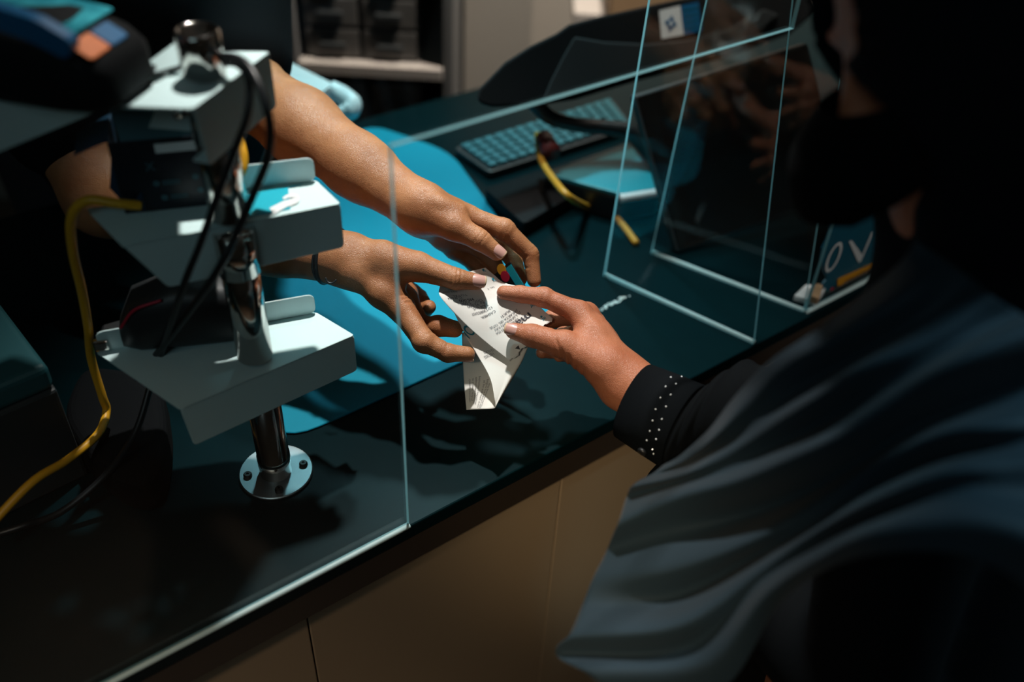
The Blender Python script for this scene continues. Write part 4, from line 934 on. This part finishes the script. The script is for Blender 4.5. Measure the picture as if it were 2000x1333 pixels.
# right hand (lower in the picture)
KR_f = [(px([(785, 604, .972), (828, 667, .958), (875, 690, .960), (913, 692, .965)]), [.0135, .0112, .0096, .0080]),
        (px([(792, 588, .995), (822, 640, .995), (856, 637, .985), (888, 643, .981)]), [.0130, .0112, .0112, .0092]),
        (px([(792, 572, 1.012), (812, 606, 1.028), (830, 604, 1.022), (838, 600, 1.010)]), [.0120, .0100, .0088, .0078]),
        (px([(785, 556, 1.026), (806, 572, 1.040), (820, 580, 1.036), (828, 588, 1.026)]), [.0108, .0088, .0080, .0070])]
KR_t = (px([(745, 507, .976), (815, 521, .968), (890, 545, .964), (932, 551, .967)]), [.0185, .0150, .0112, .0084])
allp = np.array([cwR, celR] + KR_f[0][0] + KR_f[3][0] + KR_t[0])
FR = Field(allp.min(0) - .075, allp.max(0) + .075, .0012)
hR = build_hand(FR, cwR, .0245, KR_f, KR_t)
axR = unit(celR - cwR); sdR = unit(np.cross(axR, towards_cam(cwR)))
FR.cap(cwR + sdR * .004, cwR + axR * .10 + sdR * .003, .0225, .0300, .01); FR.cap(cwR - sdR * .005, cwR + axR * .10 - sdR * .006, .0215, .0310, .014)
FR.cap(cwR + axR * .09, cwR + axR * .19, .0330, .0430, .02); FR.cap(cwR + axR * .19, celR, .0430, .0440, .02)
FR.cap(celR, cshR, .0440, .0500, .02)
FR.merge(hR, .018)
IPr, TPr = KR_t[0][2], KR_t[0][3]; tdr = unit(TPr - IPr); nur = unit(towards_cam(TPr) * .85 + UP * .45)
for dz in (-.0042, .0002, .0042): FR.groove(IPr + tdr * dz, tdr, .0013, .0009, .0125, nur)
i0 = KR_f[0][0]
FR.groove(i0[1], unit(i0[2] - i0[0]), .0012, .0012, .0125, unit(P(860, 640, .96) - P(825, 668, .96)))
FR.groove(i0[2] - unit(i0[2] - i0[1]) * .004, unit(i0[3] - i0[1]), .0010, .0011, .011, unit(P(885, 660, .95) - P(872, 690, .96)))
wb0 = P(822, 562, .965)
for k_ in (-8, 0, 8): FR.groove(P(806 + k_ * .6, 575 + k_, .965), unit(P(830, 590, .96) - P(806, 560, .97)), .0012, .0012, .012, None)
for k_ in range(3): FR.groove(P(800 + 9 * k_, 604 + 2 * k_, .975), unit(P(812, 640, .97) - P(800, 600, .98)), .0010, .0012, .014, None)
# head, neck and trunk
Fc = Field((-1.05, .85, -.01), (-.15, 1.75, 1.86), .0075)
hc = cc_ + UP * .25 + cf_ * .06
Fc.cap(pel + UP * .02, cc_ - UP * .10, .115, .125, .03); Fc.cap(cshR * .85 + cshL * .15, cshR * .15 + cshL * .85, .060, .060, .05)
Fc.cap(cc_ - UP * .02 - cf_ * .01, hc - UP * .06 - cf_ * .01, .058, .054, .03)
Fc.cap(cshR, celR * .4 + cshR * .6, .050, .046, .03); Fc.cap(cshL, celL * .4 + cshL * .6, .050, .046, .03)
lr = unit(cshL - cshR)
for e in (-1, 1):
    hp = pel + lr * .09 * e; kn = hp.copy(); kn[2] = .50; an = hp.copy() - cf_ * .01; an[2] = .08
    Fc.cap(hp, kn, .085, .058, .03); Fc.cap(kn, an, .056, .038, .02); Fc.cap(an - UP * .035, an - UP * .04 + cf_ * .13, .036, .03, .02)
head_field(Fc, hc, unit(cf_ - UP * .55), UP, 1.0)
parts = [FL.mesh(), FR.mesh(), Fc.mesh()]
body = obj('body', join(parts), M['skin_clerk'], clerk, True)
add_nail(body, 'thumbnail', TPl + tdl * .003, tdl, nup, .0090, .0150, 1.0)
add_nail(body, 'thumbnail', TPr + tdr * .003, tdr, nur, .0089, .0160, 1.05)
add_nail(body, 'fingernail', i0[3] + unit(i0[3] - i0[2]) * .003, unit(i0[3] - i0[2]), unit(P(905, 730, .97) - P(905, 690, .965)), .0083, .0115, .9)
# clothing
Ft = Field((-1.05, .85, .80), (-.15, 1.75, 1.50), .006)
Ft.cap(pel - UP * .02, cc_ - UP * .10, .135, .142, .03); Ft.cap(cshR * .85 + cshL * .15, cshR * .15 + cshL * .85, .074, .074, .05)
Ft.cap(cshR, celR * .70 + cshR * .30, .070, .066, .03); Ft.cap(cshL, celL * .84 + cshL * .16, .070, .060, .03)
Ft.ell(cc_ + cf_ * .02 - UP * .22, [lr, cf_, UP], (.175, .13, .20), .05)
Ft.cut(cc_ + UP * .09 + cf_ * .03, [lr, cf_, UP], (.085, .085, .06), .01)
ha = unit(celR - cshR); hb = unit(celL - cshL)
obj('t_shirt', Ft.mesh(), M['tshirt'], clerk, True, label='black short sleeved t-shirt')
Fq = Field((-1.05, .95, .03), (-.25, 1.75, 1.05), .008)
Fq.cap(pel + UP * .03 - lr * .05, pel + UP * .03 + lr * .05, .115, .115, .03)
for e in (-1, 1):
    hp = pel + lr * .09 * e; kn = hp.copy(); kn[2] = .50; an = hp.copy() - cf_ * .01; an[2] = .10
    Fq.cap(hp, kn, .098, .072, .03); Fq.cap(kn, an, .072, .058, .02)
obj('trousers', Fq.mesh(), M['trousers'], clerk, True)
for e in (-1, 1):
    an = pel + lr * .09 * e; an[2] = .045
    Fs_ = Field(an - .22, an + .22, .006); Fs_.cap(an - cf_ * .03, an + cf_ * .14, .044, .036, .02); Fs_.half((0, 0, .001), -UP)
    obj('shoe', Fs_.mesh(), M['leather'], clerk, True)
Fh = Field(hc - .18, hc + .18, .006); fwc = unit(cf_ - UP * .55); upc = unit(UP - np.dot(UP, fwc) * fwc)
Fh.ell(hc - fwc * .020 + upc * .040, [np.cross(fwc, upc), fwc, upc], (.083, .098, .090), .01)
Fh.cut(hc + fwc * .11 - upc * .035, [np.cross(fwc, upc), fwc, upc], (.10, .10, .085), .01)
obj('hair', Fh.mesh(), M['hair'], clerk, True, label='short black hair')
for x0, x1, r in (((612, 487), (628, 543), .0021), ((634, 478), (630, 543), .0014)):
    c = (P(x0[0], x0[1], .98) + P(x1[0], x1[1], .98)) / 2; k = np.dot(c - cwR, axR); c = cwR + axR * k; R_ = .0305 + (k - .03) * .05
    e1 = sdR; e2 = unit(np.cross(axR, sdR)); tilt = axR * (.006 if r > .002 else -.004)
    obj('wristband', tube([c + R_ * 1.02 * (math.cos(g) * e1 + math.sin(g) * e2 * .94) + tilt * math.sin(g + .6) for g in np.linspace(0, 2 * math.pi, 41)], r, 80, 8), M['cable_black'], clerk, True, label='thin black wristband')
lo_ = [P(636, 543, .955), P(640, 551, .955), P(649, 553, .955), P(657, 547, .955)]
obj('wristband_loop', tube(lo_, .0009, 24, 8), M['cable_black'], clerk, True, label='small loose loop of the wristband')

# ---- the customer
qW = P(1222, 748, .947); qE = np.array([.36, .70, 1.00]); qS = np.array([.49, .70, 1.20])
hd = P(1925, 0, .575); hfw = unit(unit(P(1430, 290, .62) - hd) * 1.0); hup = unit(UP * .8 + unit(P(1930, -240, .575) - hd) * .5)
sL = P(1790, 900, .66); scn = (qS + sL) / 2; ffc = unit(np.cross(UP, qS - sL)); ffc = ffc if np.dot(ffc, N) > 0 else -ffc
qp = scn - ffc * .03; qp[2] = .85; qf = qp.copy(); qf[2] = 0
cust = thing('person', 'customer in a dark headscarf and black face mask reaching for the receipt', 'person', qf)
CR_f = [(px([(1130, 611, .968), (1062, 581, .972), (1016, 575, .973), (984, 572, .974)]), [.0118, .0098, .0088, .0076]),
        (px([(1146, 614, .986), (1082, 622, 1.000), (1046, 640, 1.000), (1018, 650, .995)]), [.0118, .0092, .0082, .0068]),
        (px([(1160, 632, 1.000), (1102, 655, 1.020), (1076, 686, 1.010), (1058, 689, 1.000)]), [.0112, .0088, .0078, .0066]),
        (px([(1172, 655, 1.008), (1128, 683, 1.024), (1106, 694, 1.016), (1092, 697, 1.006)]), [.0100, .0078, .0070, .0060])]
CR_t = (px([(1180, 715, .944), (1102, 674, .946), (1040, 656, .951), (1003, 647, .955)]), [.0195, .0145, .0117, .0086])
allp = np.array([qW, qE] + CR_f[0][0] + CR_f[3][0] + CR_t[0])
FQ = Field(allp.min(0) - .06, allp.max(0) + .06, .0011)
hQ = build_hand(FQ, qW, .0250, CR_f, CR_t)
axQ = unit(P(1330, 815, .915) - qW); sdQ = unit(np.cross(axQ, towards_cam(qW)))
FQ.cap(qW + sdQ * .006, qW + axQ * .07 + sdQ * .006, .0210, .0235, .01); FQ.cap(qW - sdQ * .006, qW + axQ * .07 - sdQ * .006, .0205, .0235, .014)
FQ.cap(qW + axQ * .06, qE, .027, .036, .02)
FQ.merge(hQ, .016)
IPq, TPq = CR_t[0][2], CR_t[0][3]; tdq = unit(TPq - IPq); nuq = unit(towards_cam(TPq) * .95 + unit(P(985, 600, .955) - TPq) * .30)
for dz in (-.0042, -.001, .0024): FQ.groove(IPq - tdq * .002 + tdq * dz, tdq, .0009, .0009, .0120, nuq)
c0_ = CR_f[0][0]; pal = unit(P(1040, 640, .96) - P(1060, 580, .972))
FQ.groove(c0_[2], unit(c0_[3] - c0_[1]), .0009, .0009, .0100, pal + towards_cam(c0_[2]) * .7)
FQ.groove(c0_[1], unit(c0_[2] - c0_[0]), .0010, .0010, .0115, pal + towards_cam(c0_[1]) * .7)
for k, (x, y) in enumerate(((1096, 700), (1106, 716), (1120, 730))):
    FQ.groove(P(x, y, .935), unit(P(1130, 705, .94) - P(1085, 725, .94) + .4 * (P(x, y + 20, .94) - P(x, y, .94))), .0016, .0014, .018, None)
for k_ in range(5):   # folds of skin where the thumb swings against the wrist
    FQ.groove(P(1092 + 13 * k_, 716 + 9 * k_, .936), unit(P(1120, 690, .94) - P(1080, 712, .94) + .5 * (P(1110, 730, .94) - P(1096, 705, .94))), .0011, .0012, .017, None)
FQ.groove(P(1100, 640, .948), unit(P(1100, 625, .95) - P(1108, 655, .95)), .0010, .0014, .014, None)
for x0, x1 in (((1150, 640), (1212, 706)), ((1168, 628), (1222, 700))):
    p0, p1 = P(*x0, .962), P(*x1, .945); FQ.cap(p0 - towards_cam(p0) * .004, p1 - towards_cam(p1) * .004, .003, .003, .012)
FB = Field((-.10, -.02, -.01), (.72, .98, 1.75), .0075)
rl = unit(qS - sL)
FB.cap(qp, scn - UP * .12, .115, .110, .03); FB.cap(sL * .85 + qS * .15, sL * .15 + qS * .85, .055, .055, .05)
FB.cap(scn, hd - hup * .08, .050, .050, .03); FB.cap(qS, qE, .046, .038, .03)
lE = sL + np.array([.03, -.03, -.27]); lW = lE + ffc * .20 + UP * .02 + rl * .06
FB.cap(sL, lE, .042, .032, .03); FB.cap(lE, lW, .030, .022, .02)
for e in (-1, 1):
    hp = qp + rl * .085 * e; an = hp.copy(); an[2] = .07
    FB.cap(hp, an, .085, .036, .03); FB.cap(an - UP * .03, an - UP * .035 + ffc * .12, .034, .028, .02)
hq_ = head_field(FB, hd, hfw, hup, .97)
bq_ = obj('body', join([FQ.mesh(), FB.mesh()]), M['skin_cust'], cust, True)
add_nail(bq_, 'thumbnail', TPq + tdq * .003, tdq, nuq, .0090, .0150, .95)
# left hand of the customer, hidden in front of her
# abaya
FA = Field((-.12, -.05, .02), (.75, .98, 1.40), .0075)
FA.cap(qp + UP * .02, scn - UP * .11, .135, .128, .04); FA.cap(sL * .85 + qS * .15, sL * .15 + qS * .85, .068, .068, .05)
FA.cap(qS, qE, .060, .052, .03); FA.cap(sL, lE, .060, .052, .03); FA.cap(lE, lW + (lW - lE) * .15, .054, .048, .02)
bt = qp.copy(); bt[2] = .10; FA.cap(qp, bt, .140, .185, .03)
FA.half((0, 0, .06), -UP)
obj('abaya', FA.mesh(), M['abaya'], cust, True, label='long black robe')
for e in (-1, 1):
    an = qp + rl * .085 * e; an[2] = .040
    Fs_ = Field(an - .2, an + .2, .006); Fs_.cap(an - ffc * .03, an + ffc * .13, .040, .033, .02); Fs_.half((0, 0, .001), -UP)
    obj('shoe', Fs_.mesh(), M['leather'], cust, True)
# sleeve with a beaded cuff: rings along the forearm axis
def ring_tube(secs, n=64):
    V = []
    for c, e1, e2, r1, r2 in secs:
        for k in range(n):
            g = 2 * math.pi * k / n; V.append(np.array(c) + e1 * r1 * math.cos(g) + e2 * r2 * math.sin(g))
    m = len(secs); return np.array(V), [[i * n + k, i * n + (k + 1) % n, (i + 1) * n + (k + 1) % n, (i + 1) * n + k] for i in range(m - 1) for k in range(n)]
CA, CB = P(1240, 785, .935), P(1338, 836, .905)       # cuff from wrist edge to its back edge
ac = unit(CB - CA); vs = towards_cam(CA); e1 = unit(P(1262, 712, .935) - P(1216, 860, .935)); e1 = unit(e1 - np.dot(e1, ac) * ac); e2 = np.cross(ac, e1)
Lc = np.linalg.norm(CB - CA)
secs = [(CA + ac * .012, e1, e2, .026, .022), (CA - ac * .001, e1, e2, .0335, .0275)]
secs = [(CA + ac * .004, e1, e2, .033, .026), (CA, e1, e2, .0410, .0310), (CA + ac * Lc * .5, e1, e2, .0435, .0335), (CA + ac * Lc * .98, e1, e2, .0455, .0355), (CA + ac * (Lc * 1.0), e1, e2, .0435, .0340)]
slv = obj('cuff', ring_tube(secs), M['cuff'], cust, True, label='black cuff set with tiny rhinestones'); solid(slv, .0016, 0)
G0 = CA + ac * (Lc * .97)
q1_ = P(1420, 800, .885); q2_ = P(1500, 830, .86)
secs = [(G0, e1, e2, .0390, .0300), (G0 + ac * .006, e1, e2, .0460, .035), (G0 * .5 + q1_ * .5, e1, e2, .0480, .039), (q1_, e1, e2, .0500, .042), (q2_, e1, e2, .054, .046), (qE + (qS - qE) * .05, e1, e2, .058, .054)]
sec2 = []
ctrs = crom([s[0] for s in secs], 40); rr1 = np.interp(np.linspace(0, 1, 40), np.linspace(0, 1, len(secs)), [s[3] for s in secs]); rr2 = np.interp(np.linspace(0, 1, 40), np.linspace(0, 1, len(secs)), [s[4] for s in secs])
for i in range(40):
    wob = 1 + .05 * math.sin(i * .9) * min(1, i / 6); sec2.append((ctrs[i], e1, e2, rr1[i] * wob, rr2[i] * wob))
o = obj('sleeve', ring_tube(sec2), M['abaya'], cust, True, label='gathered black sleeve'); solid(o, .0015, 0)
def on_cuff(x, y):
    # nearest hit of the view line with the cuff surface
    best = None
    for d in np.linspace(.84, .95, 240):
        p = P(x, y, d); s = np.dot(p - CA, ac); r1 = np.interp(s, [0, Lc * .5, Lc], [.0410, .0435, .0455]); r2 = np.interp(s, [0, Lc * .5, Lc], [.0310, .0335, .0355])
        qv = p - CA - ac * s
        if (np.dot(qv, e1) / r1) ** 2 + (np.dot(qv, e2) / r2) ** 2 < 1.02: return p, unit(qv)
    return None
for x, y in [(1318, 727), (1339, 730), (1310, 738), (1331, 737), (1300, 756), (1320, 751), (1290, 778), (1310, 772), (1281, 800), (1301, 795), (1275, 822), (1293, 819), (1270, 842), (1288, 840), (1264, 860), (1282, 858), (1275, 878), (1277, 886)]:
    h_ = on_cuff(x, y)
    if h_ is None: continue
    p, nv = h_; r = .00105
    a_ = unit(np.cross(nv, ac)); b_ = np.cross(nv, a_)
    ringp = [[p + nv * .0004 + r * (math.cos(k * math.pi / 4) * a_ + math.sin(k * math.pi / 4) * b_) for k in range(8)], [p + nv * .0013 + r * .55 * (math.cos(k * math.pi / 4 + .4) * a_ + math.sin(k * math.pi / 4 + .4) * b_) for k in range(8)]]
    v = np.vstack(ringp); f = [[k, (k + 1) % 8, 8 + (k + 1) % 8, 8 + k] for k in range(8)] + [list(range(8, 16)), list(range(8))[::-1]]
    obj('rhinestone', (v, f), M['stone'], slv)
h_ = on_cuff(1257, 880) or on_cuff(1262, 872)
if h_: obj('button', lathe(h_[0] + h_[1] * .0002, h_[1], [(.0045, 0), (.0055, .002), (.0045, .004), (.001, .0045)], 20), M['black_plastic'], slv, True, label='round black button')
# headscarf hood
Fo = Field(hd - np.array([.30, .30, .36]), hd + np.array([.30, .30, .24]), .005)
hr = np.cross(hfw, hup); H3 = [hr, hfw, hup]
Fo.ell(hd - hfw * .022 + hup * .030, H3, (.098, .118, .112), .01); Fo.ell(hd - hfw * .02 - hup * .055, H3, (.088, .090, .10), .05)
Fo.cap(hd - hup * .10 - hfw * .030, scn + UP * .03, .070, .100, .05)
Fo.cap(sL * .7 + qS * .3 + UP * .02, sL * .3 + qS * .7 + UP * .02, .075, .075, .06)
Fo.cut(hd + hfw * .120 - hup * .035, H3, (.064, .088, .066), .012)
Fo.cut(hd + hfw * .01 - hup * .01, H3, (.070, .088, .098), .004)
for e in (-1, 1): Fo.cap(hd + hr * .062 * e + hfw * .012 - hup * .035, hd + hr * .036 * e - hfw * .010 - hup * .130, .018, .032, .03)
Fo.ell(hd + hfw * .022 + hup * .072, H3, (.080, .088, .048), .02)
Fo.ell(hd + hfw * .050 + hup * .062, H3, (.078, .066, .036), .02)
obj('headscarf', Fo.mesh(), M['hijab'], cust, True, label='dark headscarf')
# face mask: a cupped sheet over nose and mouth
ctrl = []
for v_, (uu, fo) in zip(np.linspace(0, 1, 5), ((-.010, .112), (-.034, .128), (-.062, .124), (-.090, .108), (-.112, .072))):
    row = []
    for s in np.linspace(-1, 1, 7):
        a = s * 1.25; row.append(hd + .97 * (hfw * (.012 + (fo - .012) * math.cos(a) ** .9) + hr * .074 * math.sin(a) + hup * (uu - .012 * abs(s) * (1 - v_) + .03 * abs(s) * v_)))
    ctrl.append(row)
Ms = Surf(ctrl, 24, 40); mk = obj('face_mask', Ms.mesh(), M['mask'], cust, True, label='black face mask'); solid(mk, .0016, 1)
for e in (-1, 1):
    a = [hd + hr * .070 * e + hfw * .035 - hup * .022, hd + hr * .080 * e + hfw * .008 + hup * .014, hd + hr * .082 * e - hfw * .018 - hup * .004, hd + hr * .076 * e + hfw * .010 - hup * .05, hd + hr * .062 * e + hfw * .040 - hup * .08]
    obj('ear_loop', tube(a, .0014, 30, 8), M['mask'], cust, True)
# shawl: sheet with long folds running from the neck down to the left arm
rowsS = [  # outer edge first, then ridges and valleys in turn, each from the neck end to the hanging end
    [(1790, 470), (1745, 525), (1600, 640), (1505, 705), (1435, 775), (1385, 838), (1328, 890), (1296, 908)],
    [(1850, 510), (1770, 575), (1640, 660), (1535, 725), (1460, 785), (1405, 845), (1345, 895), (1275, 925)],
    [(1900, 545), (1800, 620), (1670, 700), (1560, 765), (1475, 825), (1405, 870), (1340, 908), (1250, 938)],
    [(1940, 580), (1830, 650), (1690, 715), (1600, 775), (1505, 838), (1420, 885), (1335, 925), (1235, 950)],
    [(1990, 610), (1860, 680), (1730, 755), (1620, 820), (1515, 875), (1430, 915), (1325, 945), (1222, 975)],
    [(2030, 640), (1886, 705), (1763, 775), (1641, 852), (1543, 900), (1435, 945), (1315, 975), (1208, 1020)],
    [(2080, 730), (1930, 780), (1790, 835), (1670, 905), (1560, 965), (1440, 1010), (1310, 1040), (1185, 1075)],
    [(2100, 810), (1950, 830), (1837, 850), (1690, 920), (1580, 990), (1455, 1060), (1310, 1110), (1160, 1125)],
    [(2100, 860), (1970, 868), (1840, 890), (1700, 955), (1590, 1025), (1470, 1090), (1310, 1170), (1138, 1180)],
    [(2100, 910), (1980, 905), (1850, 920), (1710, 975), (1600, 1035), (1480, 1115), (1320, 1220), (1112, 1240)],
    [(2100, 985), (1990, 965), (1850, 958), (1710, 1005), (1605, 1060), (1490, 1135), (1340, 1265), (1085, 1278)],
    [(2100, 1080), (2000, 1040), (1860, 1010), (1710, 1035), (1605, 1085), (1500, 1160), (1375, 1295), (1150, 1320)],
    [(2110, 1250), (2010, 1150), (1880, 1085), (1720, 1082), (1605, 1118), (1515, 1190), (1420, 1340), (1260, 1420)]]
dA, dB = [.60, .60, .625, .66, .70, .735, .77, .80], [.50, .505, .515, .545, .59, .635, .675, .72]
amp = [.008, -.006, .012, -.010, .010, -.018, .030, .006, .022, -.006, .012, -.016, .004]; kf = [.5, .8, 1, 1, .9, .8, .75, .6]
Sh = Surf([[P(x, y, dA[k] + (dB[k] - dA[k]) * i / 12 + amp[i] * kf[k] + .006 * math.sin(i * 2.1 + k * 1.7)) for k, (x, y) in enumerate(r)] for i, r in enumerate(rowsS)], 190, 110)
vs_, fs_ = Sh.mesh()
o = obj('shawl', (vs_, fs_), M['shawl'], cust, True, label='slate grey shawl draped in long folds over the shoulder'); solid(o, .0018, -1)
# back drop of the shawl over the shoulder blades
bkr = [[(2110, 560, .545), (2060, 680, .53), (2110, 860, .50), (2120, 1050, .49), (2120, 1250, .50)],
       [(2250, 640, .58), (2300, 800, .56), (2300, 950, .54), (2300, 1100, .53), (2280, 1300, .54)],
       [(2400, 640, .68), (2480, 800, .66), (2500, 950, .64), (2480, 1100, .63), (2440, 1300, .64)]]
